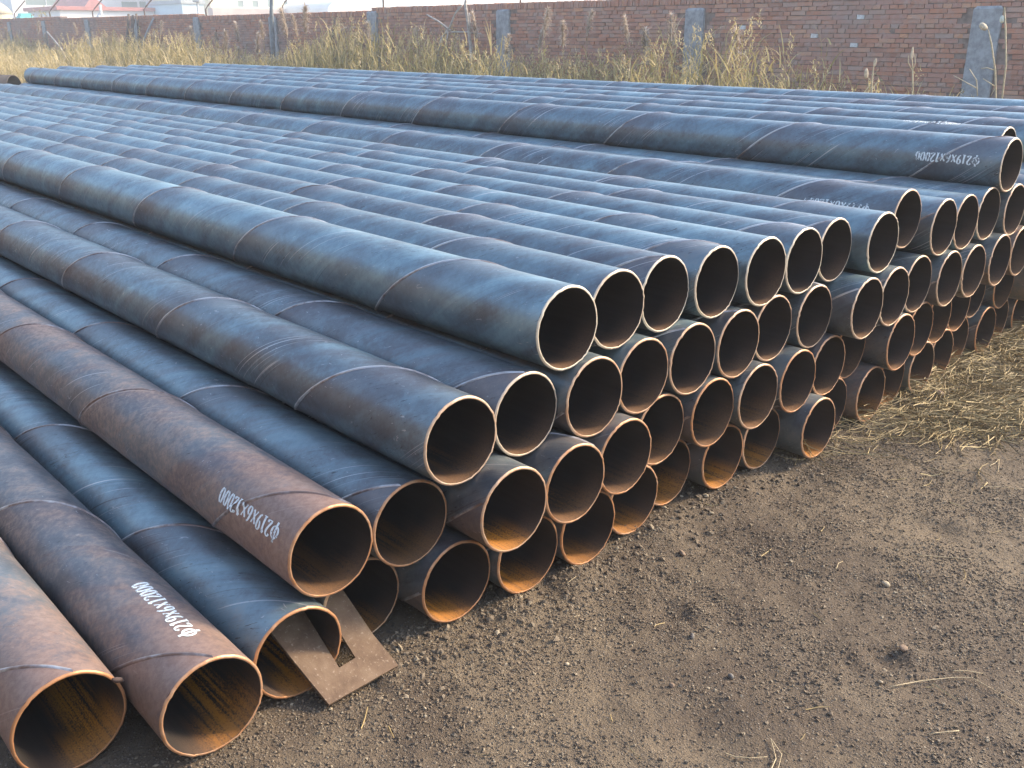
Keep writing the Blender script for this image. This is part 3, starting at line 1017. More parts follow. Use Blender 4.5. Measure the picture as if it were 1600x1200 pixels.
def straw_strands(n, fx, fy, hi, lmin, lmax, wmin=.0016, wmax=.0036):
    """round-ish stalks lying about: curved three-sided tubes"""
    x, y = fx, fy
    z = ground_h(x, y) + .003 + hi
    az = rng.uniform(0, 2 * PI, n)
    L = rng.uniform(lmin, lmax, n)
    bend = rng.normal(0, 1.6, n)
    seg = 4
    t = np.linspace(0, 1, seg + 1)
    a = az[:, None] + bend[:, None] * (t[None] - .5) * L[:, None] * 3
    px = x[:, None] + np.cumsum(np.cos(a), 1) * (L / seg)[:, None]
    py = y[:, None] + np.cumsum(np.sin(a), 1) * (L / seg)[:, None]
    tilt = rng.normal(0, .10, n)
    pz = ground_h(px, py) + .003 + hi[:, None] + np.abs(tilt[:, None] * (t[None] - .5) * L[:, None]) * 1.2 + .006 * rng.random((n, seg + 1)) * (hi[:, None] > .005)
    r = rng.uniform(wmin, wmax, n)[:, None] * (1 - .5 * t[None])
    side = np.stack([-np.sin(a), np.cos(a), np.zeros_like(a)], -1)
    up = np.array([0, 0, 1.0])
    P = np.stack([px, py, pz], -1)
    V = np.stack([P + side * r[..., None], P + up * r[..., None] * 1.2, P - side * r[..., None]], 2)
    V = V.reshape(-1, 3)
    k = 3 * (seg + 1)
    q = np.array([(3 * i + j, 3 * i + (j + 1) % 3, 3 * i + 3 + (j + 1) % 3, 3 * i + 3 + j) for i in range(seg) for j in range(3)])
    F = (q[None] + k * np.arange(n)[:, None, None]).reshape(-1, 4)
    return V, F, k


def build_straw():
    n = 6800
    # a matted drift beside the right-hand pipe mouths, thinning toward the yard
    x = rng.uniform(3.15, 5.7, n * 3)
    y = rng.uniform(-.75, .12, n * 3)
    edge = -.05 - .42 * np.clip((x - 3.15) / 1.1, 0, 1) + .30 * vnoise(x * 2.6, y * 2.6, 41)
    pr = np.clip((y - edge) / .16 + .25, .015, 1) * np.clip((x - 3.0) / .5, .1, 1) * np.clip(.62 + 1.6 * vnoise(x * 5, y * 5, 42), .08, 1)
    keep = np.where(rng.random(n * 3) < pr)[0][:n]
    x, y = x[keep], y[keep]
    hi = np.abs(rng.normal(0, .014, len(x))) * np.clip((y + .40) / .3, .1, 1)
    V, F, k = straw_strands(len(x), x, y, hi, .04, .24, .0008, .0024)
    tone = np.repeat(np.clip(rng.normal(.42, .26, len(x)), 0, 1), k)
    o = put('dry_straw', mesh_np('dry_straw', V, F, False, {'tone': tone}), M_STRAW)
    tag(o, 'matted dry straw and dead grass beside the pipe ends', 'straw', None, 'stuff')
    # short broken bits all over the yard
    n = 150
    x = rng.uniform(1.0, 5.4, n)
    y = rng.uniform(-1.7, -.02, n)
    V, F, k = straw_strands(n, x, y, np.zeros(n), .012, .07, .0008, .0018)
    tone = np.repeat(np.clip(rng.normal(.6, .25, n), 0, 1), k)
    o = put('straw_bits', mesh_np('straw_bits', V, F, False, {'tone': tone}), M_STRAW)
    tag(o, 'short broken straw bits littering the gravel', 'straw', None, 'stuff')
    # single stalks that can be picked out
    M_ST = plain('pale_straw_stalk', (.50, .40, .24), .7, 0, .3, 80)
    stalks = [([(1391, 1068), (1440, 1056), (1490, 1052), (1520, 1053), (1560, 1075), (1600, 1095)], 'long bent pale straw crossing the gravel below the pit'),
              ([(1490, 1042), (1515, 1043), (1537, 1045)], 'short pale straw lying above the long bent one'),
              ([(1434, 856), (1470, 857), (1500, 859), (1520, 860)], 'straight thin yellow straw lying alone beyond the pale pebble'),
              ([(1308, 879), (1311, 871), (1318, 867)], 'short hooked pale straw on bare dirt'),
              ([(1535, 755), (1565, 757), (1600, 759)], 'straight white straw near the edge of the straw drift'),
              ([(1546, 727), (1555, 722), (1562, 714), (1560, 735), (1566, 738)], 'curly white straw beside the straw drift'),
              ([(1500, 1135), (1450, 1140)], 'faint brown twig pressed in the gravel'),
              ([(1203, 1200), (1213, 1180), (1205, 1150), (1222, 1175), (1215, 1200)], 'forked tuft of pale dry grass standing at the gravel'),
              ([(885, 912), (900, 905)], 'tiny straw chip near the feet of the pipes'),
              ([(895, 958), (906, 955)], 'tiny orange straw chip on dark gravel'),
              ([(1132, 1167), (1150, 1175), (1175, 1179), (1200, 1177)], 'thin curved grass stem lying on pale dirt')]
    for pts, lab in stalks:
        P = []
        for (a, b) in pts:
            q = on_plane(2, 0.004, a, b)
            P.append(Vector((q[0], q[1], float(ground_h(q[0], q[1])) + .006)))
        c = P[0].copy()
        # smooth the path
        path = []
        for i in range(len(P) - 1):
            for s in range(4):
                path.append(P[i].lerp(P[i + 1], s / 4) - c)
        path.append(P[-1] - c)
        m = MB()
        m.tube(path, [.0014 * (1 - .5 * i / len(path)) for i in range(len(path))], 5)
        o = put('straw_stalk', m.mesh('straw_stalk', True), M_ST, None, c)
        tag(o, lab, 'straw', 'single straws on the yard')


build_straw()


# ------------------------------------------------------------------ reeds and weeds by the wall
def build_reeds():
    def field(n, fx, fy, hmin, hmax, name, label, tmean):
        n = len(fx)
        H = rng.uniform(hmin, hmax, n) * np.where(fy > 20, .86, 1.0) * np.clip(.88 + .9 * vnoise(fx * .6, fy * .6, 51), .55, 1.15)
        per = 9
        base = np.stack([np.repeat(fx, per), np.repeat(fy, per), np.repeat(H, per) * np.tile(np.linspace(0, .85, per), n)], 1)
        base[:, :2] += rng.normal(0, .04, (n * per, 2))
        L = np.repeat(H, per) * rng.uniform(.22, .48, n * per)
        az = rng.uniform(0, 2 * PI, n * per)
        rise = rng.normal(.95, .30, n * per)
        curl = rng.uniform(.2, 2.1, n * per)
        wd = rng.uniform(.009, .024, n * per)
        V, F, k = ribbons(base, L, az, rise, curl, wd, 4)
        tone = np.repeat(np.clip(rng.normal(tmean, .22, n * per) + .25 * (base[:, 2] / np.repeat(H, per) - .5), 0, 1), k)
        # upright stems
        sb = np.stack([fx, fy, np.zeros(n)], 1)
        V2, F2, k2 = ribbons(sb, H * rng.uniform(.85, 1.1, n), rng.uniform(0, 6.28, n), rng.normal(1.48, .06, n), rng.uniform(0, .35, n), rng.uniform(.008, .014, n), 4)
        tone2 = np.repeat(np.clip(rng.normal(tmean + .1, .2, n), 0, 1), k2)
        # small feathery heads on some stems
        hs = np.where(rng.random(n) < .30)[0]
        ph_ = 16
        tt = np.tile(np.linspace(0, 1, ph_), len(hs))
        hb = np.stack([np.repeat(fx[hs], ph_) + rng.normal(0, .02, len(tt)), np.repeat(fy[hs], ph_) + rng.normal(0, .02, len(tt)), np.repeat(H[hs], ph_) * .97 + tt * .20], 1)
        V3, F3, k3 = ribbons(hb, .05 + .09 * rng.random(len(tt)) * (1.1 - tt), rng.uniform(0, 6.28, len(tt)), rng.normal(.8, .4, len(tt)), rng.uniform(.4, 2.2, len(tt)), rng.uniform(.008, .018, len(tt)), 3)
        tone3 = np.repeat(np.clip(rng.normal(.85, .12, len(tt)), 0, 1), k3)
        o = put(name, mesh_np(name, np.concatenate([V, V2, V3]), np.concatenate([F, F2 + len(V), F3 + len(V) + len(V2)]), False, {'tone': np.concatenate([tone, tone2, tone3])}), M_REED)
        tag(o, label, 'reeds', None, 'stuff')

    n = 9500
    y = 5.6 + 46 * rng.random(n) ** 1.05
    x = 13.65 - 2.6 * rng.random(n) ** 1.3
    dens = np.clip(.55 + 1.5 * vnoise(x * .8, y * .55, 61), .1, 1) * np.clip((y - 4.5) / 4.5, .05, 1)
    k = rng.random(n) < dens
    x, y = x[k], y[k]
    field(0, x, y, .80, 1.42, 'reed_bed', 'green and tan reed thicket along the foot of the brick wall', .47)
    n = 5200
    x = rng.uniform(5.5, 12.6, n)
    y = rng.uniform(19, 52, n)
    k = (rng.random(n) < np.clip(.6 + 1.1 * vnoise(x * .5, y * .5, 62), .1, 1)) & ~((y < 27) & (x < 8.6))
    field(0, x[k], y[k], .55, 1.15, 'tall_dry_grass', 'sunlit yellow dry grass beyond the far pipe ends', .80)
    n = 260
    x = rng.uniform(9.6, 13.5, n)
    y = rng.uniform(3.0, 8.5, n)
    field(0, x, y, .40, .80, 'weed_tufts', 'thin weeds growing between the stack and the brick wall', .5)


build_reeds()


def plume_reeds():
    """single reeds whose feathery heads stand clear of the thicket"""
    def plume_mesh(s):
        r2 = np.random.default_rng(s)
        n = 300
        t = r2.random(n) ** .8
        droop = .25
        base = np.stack([droop * t * t * .20, np.zeros(n), t * .30], 1)
        az = r2.normal(0, 1.0, n)
        V, F, k = ribbons(base, .05 + .10 * (1 - t) * r2.random(n) + .03, az, r2.normal(.9, .3, n), r2.uniform(.6, 2.2, n), r2.uniform(.008, .016, n), 3)
        return mesh_np('plume', V, F, False, {'tone': np.repeat(r2.random(n), k)})
    plumes = [plume_mesh(s) for s in (1, 2, 3)]
    for p_ in plumes:
        p_.materials.append(M_PLUME)
    stem = MB()
    stem.tube([(0, 0, 0), (.01, 0, .5), (0, .01, 1.0)], [.008, .006, .004], 5)
    stem = stem.mesh('stem')
    M_STEM = plain('reed_stem', (.34, .27, .13), .8, 0, .3, 20)
    stem.materials.append(M_STEM)
    lv, lf, lk = ribbons(np.array([[0, 0, .35], [0, 0, .55], [0, 0, .72]]), np.array([.5, .45, .35]), np.array([.4, 3.3, 1.8]), np.array([1.1, 1.0, 1.1]), np.array([1.6, 1.9, 1.5]), np.array([.02, .02, .016]), 5)
    leaf = mesh_np('leaf', lv, lf, False, {'tone': np.repeat([.5, .6, .7], lk)})
    leaf.materials.append(M_REED)
    spots = [(8, 52), (30, 57), (58, 42), (70, 62), (120, 45), (113, 76), (132, 66), (158, 72), (250, 42), (243, 60), (302, 54), (338, 62), (352, 62), (372, 48), (372, 84),
             (410, 46), (447, 34), (463, 38), (476, 28), (400, 66), (535, 58), (507, 72), (575, 48), (648, 56), (745, 38), (790, 72), (850, 33), (842, 60), (880, 52), (918, 33), (982, 44), (1050, 40), (1010, 66), (1152, 72)]
    lab = 'tan reed with a feathery plume standing in front of the brick wall'
    for i, (a, b) in enumerate(spots):
        p = on_plane(0, 12.4 + .9 * random.random(), a, b)
        s = random.uniform(1.2, 1.6) * (1.35 if i in (16, 18) else 1)
        h = p[2] - .17 * s
        t = thing('plume_reed', lab, 'reed', (p[0], p[1], 0), 'plumed reeds along the wall', rot=(0, 0, random.uniform(0, 6.28)))
        o = put('stem', stem, None, t)
        o.scale = (1, 1, h)
        o = put('plume', plumes[i % 3], None, t, (0, 0, h - .02))
        o.scale = (s, s, s)
        o = put('leaf', leaf, None, t)
        o.scale = (1, 1, h)

    # three dead weeds in front of the wall at the right
    M_WEED = plain('dead_weed', (.48, .40, .25), .8, 0, .3, 30)
    M_SEED = plain('seed_head', (.62, .50, .34), .85, 0, .3, 40)
    M_SEEDW = plain('pale_seed_pod', (.70, .70, .56), .8, 0, .2, 40)

    def weed(lab_, foot, lines, heads):
        X = 10.4
        f = on_plane(0, X, *foot)
        t = thing('dead_weed', lab_, 'weed', (X, f[1], 0))
        loc = lambda a, b: Vector(on_plane(0, X, a, b)) - Vector((X, f[1], 0))
        for j, ln in enumerate(lines):
            m = MB()
            pts = [loc(*q) for q in ln]
            if j == 0:
                pts = [Vector((0, 0, 0))] + pts
            m.tube(pts, [.008 if j == 0 else .005] * (len(pts) - 1) + [.003], 5)
            put('stem' if j == 0 else 'twig', m.mesh('stem', True), M_WEED, t)
        for (a, b, w_, h_, lean, mat) in heads:
            c = loc(a, b)
            v0, f0 = ico()
            dd = np.random.default_rng(int(a))
            v = v0 * (1 + dd.normal(0, .12, (12, 1))) * np.array([w_ * .75, w_ * .75, h_ * .9])
            v[:, 0:2] *= (1.15 - .55 * (v[:, 2:3] / h_ * .5 + .5))
            v[:, 1] += lean * v[:, 2]
            o = put('seed_head', mesh_np('seed_head', v, f0, True), mat, t, c)
            sb = o.modifiers.new('round', 'SUBSURF')
            sb.levels = sb.render_levels = 1
    weed('dry weed with two pointed seed heads against the brick wall', (1362, 145), [[(1362, 145), (1363, 120), (1366, 95)], [(1362, 128), (1355, 120)], [(1366, 118), (1372, 108)]],
         [(1354, 115, .045, .085, .15, M_SEED), (1367, 98, .03, .07, -.1, M_SEED)])
    weed('yellowish dry weed with one upright split seed head', (1426, 145), [[(1426, 140), (1426, 110), (1425, 88)], [(1426, 112), (1419, 98), (1420, 86)], [(1426, 112), (1430, 98), (1429, 84)], [(1426, 134), (1432, 126)]],
         [(1425, 84, .03, .09, 0, M_SEED)])
    weed('tall dead weed with a round tan seed head before a concrete pier', (1556, 152), [[(1556, 152), (1555, 110), (1549, 68), (1544, 46)], [(1555, 110), (1542, 106), (1533, 107)], [(1556, 136), (1536, 123)], [(1527, 150), (1526, 126), (1515, 108)], [(1526, 138), (1490, 118)], [(1556, 136), (1548, 150)]],
         [(1537, 42, .075, .055, .5, M_SEED)])
    weed('thin drooping weed with a pale green hanging pod beside the pier', (1574, 150), [[(1572, 100), (1571, 40), (1569, 12), (1567, 22)]], [(1566, 30, .045, .050, 0, M_SEEDW)])


plume_reeds()


def build_sticks():
    # bundle of dark poles leaning on the wall
    def poles(label, name, specs, X0, mat, radius):
        f = on_plane(0, X0, *specs[0][0])
        t = thing(name, label, 'branch' if 'branch' in label or 'sapling' in label else 'pole', (X0, f[1], 0))
        for j, ln in enumerate(specs):
            pts = []
            for i, q in enumerate(ln):
                w = on_plane(0, X0 + .35 * i / max(1, len(ln) - 1) * (1 if 'leaning' in label else 0), *q)
                pts.append(Vector(w) - Vector((X0, f[1], 0)))
            if ln[0][1] > 80:
                pts[0].z = -.05
            r = radius[j] if hasattr(radius, '__len__') else radius
            m = MB()
            m.tube(pts, [r * (1 - .4 * i / len(pts)) for i in range(len(pts))], 6)
            put('pole' if 'pole' in label else ('trunk' if j == 0 else 'twig'), m.mesh('pole', True), mat, t)
    poles('bundle of dark weathered poles leaning on the brick wall', 'pole_bundle', [[(196, 92), (199, 60), (201, 22)], [(205, 92), (206, 60), (208, 24)], [(212, 92), (209, 60), (206, 26)], [(222, 92), (217, 60), (213, 22)], [(199, 92), (204, 55), (210, 30)]], 13.3, M_WOOD, [.05, .06, .055, .05, .045])
    poles('single pale grey pole leaning against the brick wall', 'leaning_pole', [[(214, 96), (224, 64), (240, 28)]], 13.35, M_POST, .045)
    poles('slim blue-grey pole standing before a concrete pier', 'timber_pole', [[(425, 100), (426, 60), (424, 18), (425, -10)]], 13.45, M_GREYP, .060)
    poles('bare dead sapling with crossed bleached branches against the wall', 'dead_sapling', [[(738, 118), (735, 70), (731, 35), (727, 6), (728, 0)], [(735, 50), (733, 20)], [(664, 92), (690, 60), (702, 44), (712, 20), (722, 8)], [(704, 48), (686, 34), (667, 23)], [(700, 48), (697, 72)], [(706, 50), (730, 50), (752, 53)]], 13.2, M_BARK_PALE, [.035, .02, .025, .02, .015, .018])
    poles('bleached straight cane leaning over the sunlit grass', 'leaning_cane', [[(116, 104), (95, 75), (73, 49)]], 11.5, M_BARK_PALE, .03)
    poles('brown dead branch rising from the reeds beside the wall', 'dead_branch', [[(525, 100), (520, 60), (524, 28)], [(530, 70), (534, 48)], [(521, 64), (514, 44)]], 13.1, M_WOOD, [.04, .03, .025])


build_sticks()


# ------------------------------------------------------------------ a wider pipe lying beyond the stack
def big_pipe():
    m = MB()
    n = 40
    ro, ri, L = .27, .255, 7.0
    a = np.linspace(0, 2 * PI, n, endpoint=False)
    prof = [(ri, 2.5), (ri, 0), (ri + .003, -.003), (ro - .003, -.003), (ro, 0), (ro, L), (ri, L), (ri, 3.0)]
    v = [(r * math.cos(t), y, r * math.sin(t)) for (r, y) in prof for t in a]
    f = [(i * n + k, (i + 1) * n + k, (i + 1) * n + (k + 1) % n, i * n + (k + 1) % n) for i in range(len(prof) - 1) for k in range(n)]
    m.add(v, f)
    m.mi = [1 if (q // n) in (0, 6) else 0 for q in range(len(m.f))]
    p = on_plane(2, .27, 23, 137)
    t = thing('wide_pipe', 'wide brown steel pipe with a dark mouth lying beyond the stack', 'pipe', (p[0], p[1], .27), rot=(0, 0, math.radians(38)))
    put('pipe_wall', m.mesh('pipe_wall', True), [plain('brown_pipe', (.12, .10, .085), .6, .3, .4, 4), plain('dark_bore', (.018, .015, .014), .8, 0, .2, 4)], t)


big_pipe()


# ------------------------------------------------------------------ buildings beyond the wall
M_WHITE = plain('white_wall_paint', (.78, .78, .76), .8, 0, .06, .6)
M_CREAM = plain('cream_wall_paint', (.74, .68, .50), .8, 0, .08, .6)
M_BLUEW = plain('pale_blue_cladding', (.50, .62, .68), .7, 0, .08, .6)
M_CYAN = plain('turquoise_tarpaulin', (.12, .50, .50), .7, 0, .2, 2)
M_REDR = plain('red_sheet_roof', (.50, .20, .18), .6, 0, .2, 2)
M_TAN = plain('tan_sheet_roof', (.52, .46, .36), .8, 0, .15, 2)
M_GREYB = plain('grey_cladding', (.42, .46, .48), .7, 0, .1, 1)
M_LEDGE = plain('pinkish_ledge', (.55, .46, .42), .8, 0, .15, 1)
M_FRAME = plain('window_frame_white', (.7, .7, .7), .6, 0, .1, 3)


def glass():
    g = Nodes('dusty_window_glass')
    n = g.noise(g.pos(), 1.5, 3, .5)
    c = g.mix(n, (.17, .24, .23), (.30, .38, .36))
    return g.set(Base_Color=c, Roughness=.25)


M_GLASS = glass()


def building(label, Y, x0, x1, ytop, mat, windows=(), extra=None, depth=14.0, name='factory_building', roof=None, height=None):
    """front face on the plane y = Y, spanning pixel columns x0..x1; windows as pixel boxes on that face"""
    a = on_plane(1, Y, x0, ytop)
    b = on_plane(1, Y, x1, ytop)
    xa, xb = a[0], b[0]
    H = height or (a[2] + b[2]) / 2
    t = thing(name, label, 'building', (xa, Y, 0))
    W = xb - xa
    rects = []
    for (u0, v0, u1, v1) in windows:
        p0, p1 = on_plane(1, Y, u0, v1), on_plane(1, Y, u1, v0)
        rects.append((p0[0] - xa, p1[0] - xa, p0[2], p1[2]))
    m = MB()
    m.box((0, .12, -.3), (W, depth, H))
    # front skin cut round the window openings
    xs = sorted({0.0, W, *[r[0] for r in rects], *[r[1] for r in rects]})
    zs = sorted({-.3, H, *[min(r[2], H) for r in rects], *[min(r[3], H) for r in rects]})
    for i in range(len(xs) - 1):
        for j in range(len(zs) - 1):
            cx, cz = (xs[i] + xs[i + 1]) / 2, (zs[j] + zs[j + 1]) / 2
            if any(r[0] < cx < r[1] and r[2] < cz < r[3] for r in rects):
                continue
            m.box((xs[i], 0, zs[j]), (xs[i + 1], .118, zs[j + 1]))
    put('wall', m.mesh('wall'), mat, t)
    for r in rects:
        fm = MB()
        e = .07
        fm.box((r[0], .02, r[2]), (r[0] + e, .10, r[3]))
        fm.box((r[1] - e, .02, r[2]), (r[1], .10, r[3]))
        fm.box((r[0] + e, .02, r[2]), (r[1] - e, .10, r[2] + e))
        fm.box((r[0] + e, .02, r[3] - e), (r[1] - e, .10, r[3]))
        k = max(1, int((r[1] - r[0]) / 1.3))
        for q in range(1, k):
            c = r[0] + (r[1] - r[0]) * q / k
            fm.box((c - .03, .03, r[2] + e), (c + .03, .09, r[3] - e))
        fo = put('window', fm.mesh('window'), M_FRAME, t)
        pm = MB()
        pm.box((r[0] + e, .06, r[2] + e), (r[1] - e, .08, r[3] - e))
        put('pane', pm.mesh('pane'), M_GLASS, fo)
    if roof:
        rm, over = roof
        q = MB()
        q.box((-over, -over, H + .004), (W + over, depth + over, H + .26))
        put('roof', q.mesh('roof'), rm, t)
    if extra:
        extra(t, xa, W, H)
    return t


def build_buildings():
    building('tall white factory building with wide grey windows above the wall', 95, 5, 292, -70, M_WHITE,
             [(40, -14, 102, 9), (190, 2, 215, 14), (218, 2, 243, 14), (190, -30, 215, -12), (218, -30, 243, -12)], depth=16, roof=(M_GREYB, .3))
    building('low white shed with a red roof edge below the factory windows', 75, 93, 275, 17, M_WHITE, [(101, 25, 105, 27), (109, 25, 113, 27)], depth=7, roof=(M_REDR, .25), name='white_shed')

    # red gable standing behind the shed
    a, b = on_plane(1, 84, 130, 13), on_plane(1, 84, 170, 13)
    t = thing('red_gable_roof', 'red pitched roof gable rising behind the white shed', 'building', (a[0], 84, 0))
    W = b[0] - a[0]
    m = MB()
    m.box((.3, .3, 0), (W - .3, 8, a[2]))
    put('wall', m.mesh('wall'), M_WHITE, t)
    m = MB()
    top = a[2] + W * .45
    m.add([(0, 0, a[2]), (W, 0, a[2]), (W * .42, 0, top), (0, 8.3, a[2]), (W, 8.3, a[2]), (W * .42, 8.3, top)], [(0, 1, 2), (5, 4, 3), (0, 2, 5, 3), (2, 1, 4, 5), (1, 0, 3, 4)])
    put('roof', m.mesh('roof'), M_REDR, t)

    # small grey kiosk roof with white vent pipe
    a, b = on_plane(1, 66, 151, 25), on_plane(1, 66, 166, 25)
    t = thing('kiosk', 'tiny kiosk with dark pointed roof and white vent over the wall', 'kiosk', (a[0], 66, 0))
    W = b[0] - a[0]
    m = MB()
    m.box((.1, .1, 0), (W - .1, W - .1, a[2] - .3))
    put('wall', m.mesh('wall'), M_GREYB, t)
    m = MB()
    z = a[2] - .3
    m.add([(0, 0, z), (W, 0, z), (W, W, z), (0, W, z), (W / 2, W / 2, z + .55)], [(3, 2, 1, 0), (0, 1, 4), (1, 2, 4), (2, 3, 4), (3, 0, 4)])
    put('roof', m.mesh('roof'), M_GREYB, t)
    m = MB()
    m.tube([(W * .65, W * .4, z + .1), (W * .65, W * .4, z + 1.0)], .09, 8)
    put('vent_pipe', m.mesh('vent_pipe'), M_WHITE, t)

    # turquoise tent roof
    a, b = on_plane(1, 62, 29, 29), on_plane(1, 62, 59, 29)
    t = thing('tent_roof', 'turquoise tent canopy with flat crown beyond the wall', 'tent', (a[0], 62, 0))
    W = b[0] - a[0]
    z = a[2] - .1
    m = MB()
    m.box((.15, .15, 0), (W - .15, W - .15, z))
    put('side_cloth', m.mesh('side_cloth'), M_TAN, t)
    m = MB()
    pr = [(0, z), (.22, z + .28), (.24, z + .40)]
    rings = []
    for (i_, zz) in pr:
        i_ *= W
        rings.append([(i_, i_, zz), (W - i_, i_, zz), (W - i_, W - i_, zz), (i_, W - i_, zz)])
    m.add([v for r in rings for v in r], [(k * 4 + j, k * 4 + (j + 1) % 4, k * 4 + 4 + (j + 1) % 4, k * 4 + 4 + j) for k in range(2) for j in range(4)] + [(8, 9, 10, 11), (3, 2, 1, 0)])
    put('canopy', m.mesh('canopy'), M_CYAN, t)

    # tan domed hut at the far left
    a, b = on_plane(1, 62, -26, 30), on_plane(1, 62, 21, 30)
    t = thing('domed_hut', 'pale tan hut with rounded roof at the end of the wall', 'hut', ((a[0] + b[0]) / 2, 62, 0))
    W = (b[0] - a[0]) / 2
    z = on_plane(1, 62, 0, 22)[2]
    m = MB()
    m.tube([(0, 0, 0), (0, 0, z)], W * .93, 20)
    put('wall', m.mesh('wall'), M_CREAM, t)
    m = MB()
    zz = [0, .25, .5, .72]
    m.tube([(0, 0, z + q) for q in zz], [W, W * .82, W * .52, W * .12], 20)
    put('roof', m.mesh('roof', True), M_TAN, t)

    building('low blue grey shed beside the lamp post behind the wall', 70, 284, 318, 6, M_BLUEW, [], depth=6, name='blue_shed', roof=(M_GREYB, .1))

    def ledge(t, xa, W, H):
        m = MB()
        zz = on_plane(1, 82, 400, 14)[2]
        m.box((-.3, -.9, zz - .9), (W + .3, -.004, zz))
        put('ledge', m.mesh('ledge'), M_LEDGE, t)
    building('cream coloured office block with a row of small windows', 82, 322, 526, -60, M_CREAM,
             [(371, 0, 381, 12), (394, 0, 404, 12), (418, -2, 427, 12), (444, 0, 450, 13), (461, 1, 472, 14), (485, 2, 493, 13)], ledge, depth=12, name='office_block', roof=(M_GREYB, .3))
    building('grey blue annex joined to the cream office block', 84, 312, 342, -60, M_GREYB, [], depth=9, name='annex_building')
    # white curved roof and pale blue hall
    a, b = on_plane(1, 74, 512, 12), on_plane(1, 74, 592, 12)
    t = thing('vaulted_shed', 'white vaulted shed roof just above the wall', 'shed', (a[0], 74, 0))
    W = b[0] - a[0]
    m = MB()
    n = 16
    z = a[2]
    prof = [(W / 2 - W / 2 * math.cos(PI * i / n), z - .2 + 1.0 * math.sin(PI * i / n)) for i in range(n + 1)]
    v = [(x, 0, q) for x, q in prof] + [(x, 9, q) for x, q in prof]
    m.add(v + [(0, 0, 0), (W, 0, 0), (0, 9, 0), (W, 9, 0)],
          [(i, i + 1, n + 2 + i, n + 1 + i) for i in range(n)] + [tuple([2 * n + 2] + [2 * n + 3] + list(range(n, -1, -1)))] + [tuple([2 * n + 5, 2 * n + 4] + list(range(n + 1, 2 * n + 2)))] + [(2 * n + 2, 0, n + 1, 2 * n + 4), (2 * n + 3, 2 * n + 5, 2 * n + 1, n)])
    put('vault', m.mesh('vault'), M_WHITE, t)
    building('pale blue clad hall rising beyond the wall', 100, 536, 664, -40, M_BLUEW, [], depth=20, name='industrial_hall', roof=(M_WHITE, .3))
    building('wide white workshop behind the long brick wall', 110, 664, 1000, -30, M_WHITE, [], depth=20, name='workshop_building', roof=(M_WHITE, .3))

    # lamp post behind the wall
    p = on_plane(1, 45, 308, 2)
    t = thing('lamp_post', 'thin grey lamp post with a flat head behind the wall', 'lamp post', (p[0], 45, 0))
    m = MB()
    m.tube([(0, 0, 0), (0, 0, p[2] - .06)], [.07, .045], 8)
    put('mast', m.mesh('mast', True), M_GREYB, t)
    m = MB()
    m.tube([(0, 0, p[2] - .06), (0, 0, p[2] - .03), (0, 0, p[2] + .05), (0, 0, p[2] + .07)], [.06, .20, .22, .10], 10)
    put('lamp_head', m.mesh('lamp_head'), M_GREYB, t)
    # small tree beside the pole at the left
    p = on_plane(1, 56, 66, 30)
    q = on_plane(1, 56, 66, 11)
    t = thing('shrub_tree', 'small olive green tree showing above the wall beside the tent', 'tree', (p[0], 56, 0))
    m = MB()
    m.tube([(0, 0, 0), (.05, 0, 1.0), (0, .05, q[2] - .3)], [.09, .06, .02], 7)
    put('trunk', m.mesh('trunk', True), M_WOOD, t)
    r2 = np.random.default_rng(77)
    n = 150
    dirv = r2.normal(size=(n, 3))
    dirv /= np.linalg.norm(dirv, axis=1)[:, None]
    rad = r2.random(n) ** .5
    base = np.array([0, 0, q[2] - .62]) + dirv * rad[:, None] * np.array([.62, .62, .6]) * (1 + .3 * np.sin(dirv[:, :1] * 7))
    V, F, k = ribbons(base, r2.uniform(.08, .2, n), r2.uniform(0, 6.28, n), r2.normal(.5, .6, n), r2.uniform(0, 1.5, n), r2.uniform(.04, .08, n), 2)
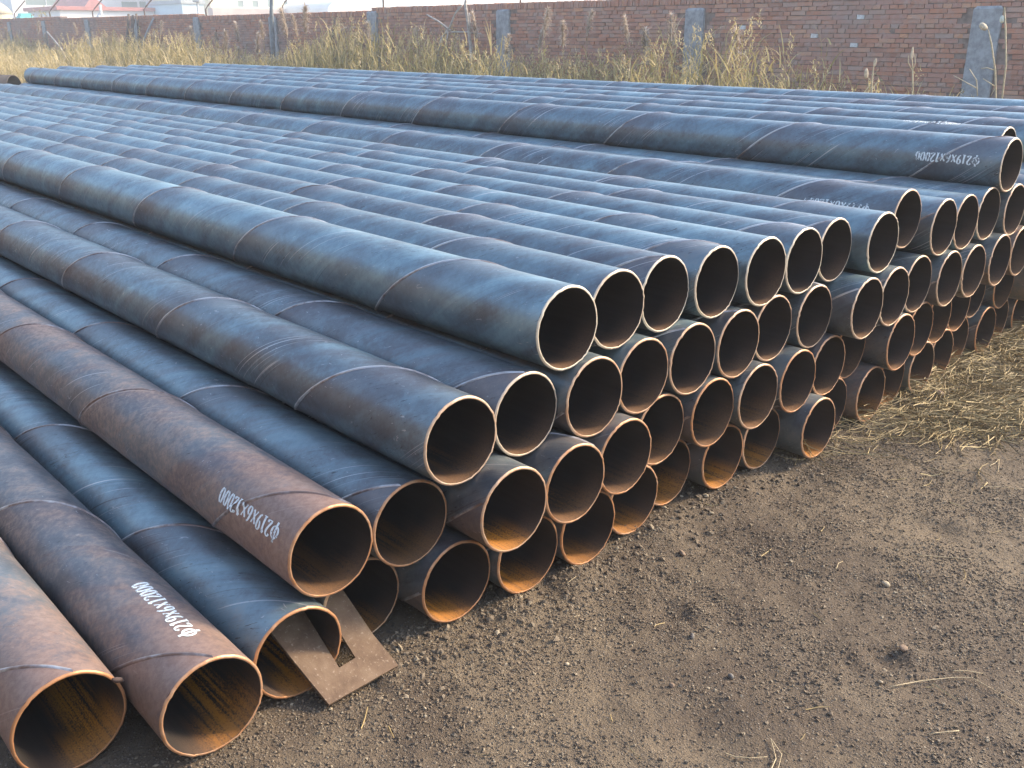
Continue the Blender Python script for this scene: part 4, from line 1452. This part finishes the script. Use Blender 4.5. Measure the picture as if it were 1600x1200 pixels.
    put('crown', mesh_np('crown', V, F, False, {'tone': np.repeat(r2.uniform(0, .55, n), k)}), M_REED, t)


build_buildings()


def build_added_hall():
    """unseen hall added on the open side of the yard so the pipe sides mirror dark"""
    t = thing('added_dark_hall', 'long dark hall added out of view to darken the stepped side of the stack', 'building', (-7.5, 12, 0))
    m = MB()
    m.box((-14, -24, -.3), (0, 30, 6.2))  # added out of view to block the bright low sky
    put('wall', m.mesh('wall'), plain('added_hall_dark', (.16, .105, .085), .9, 0, .3, 3), t)
    m = MB()
    m.add([(.5, -24.5, 6.204), (.5, 30.5, 6.204), (-7, 30.5, 8.2), (-7, -24.5, 8.2), (-14.5, 30.5, 6.204), (-14.5, -24.5, 6.204)], [(0, 1, 2, 3), (3, 2, 4, 5), (0, 3, 5), (1, 4, 2), (0, 5, 4, 1)])
    put('roof', m.mesh('roof'), M_GREYB, t)
    for k in range(9):
        y = -21 + 5.8 * k
        m = MB()
        for z0, z1 in ((1.2, 1.28), (3.32, 3.4)):
            m.box((.003, y, z0), (.06, y + 2.2, z1))
        for y0 in (y, y + .7, y + 1.42, y + 2.12):
            m.box((.003, y0, 1.282), (.055, y0 + .08, 3.318))
        f = put('window', m.mesh('window'), M_GREYP, t)
        m = MB()
        m.box((.003, y + .083, 1.285), (.03, y + 2.117, 3.315))
        put('pane', m.mesh('pane'), M_GLASS, f)


build_added_hall()


# ------------------------------------------------------------------ autumn haze over the yard
def build_haze():
    m = MB()
    m.box((-950, -650, -1.0), (950, 1250, 16))
    g = bpy.data.materials.new('pale_haze')
    g.use_nodes = True
    nt = g.node_tree
    nt.nodes.clear()
    out = nt.nodes.new('ShaderNodeOutputMaterial')
    pv = nt.nodes.new('ShaderNodeVolumePrincipled')
    pv.inputs['Color'].default_value = (.93, .95, .97, 1)
    pv.inputs['Density'].default_value = .0042
    pv.inputs['Anisotropy'].default_value = .2
    nt.links.new(pv.outputs[0], out.inputs['Volume'])
    o = put('haze', m.mesh('haze'), g)
    tag(o, 'thin pale haze hanging over the whole yard', 'haze', None, 'stuff')


build_haze()
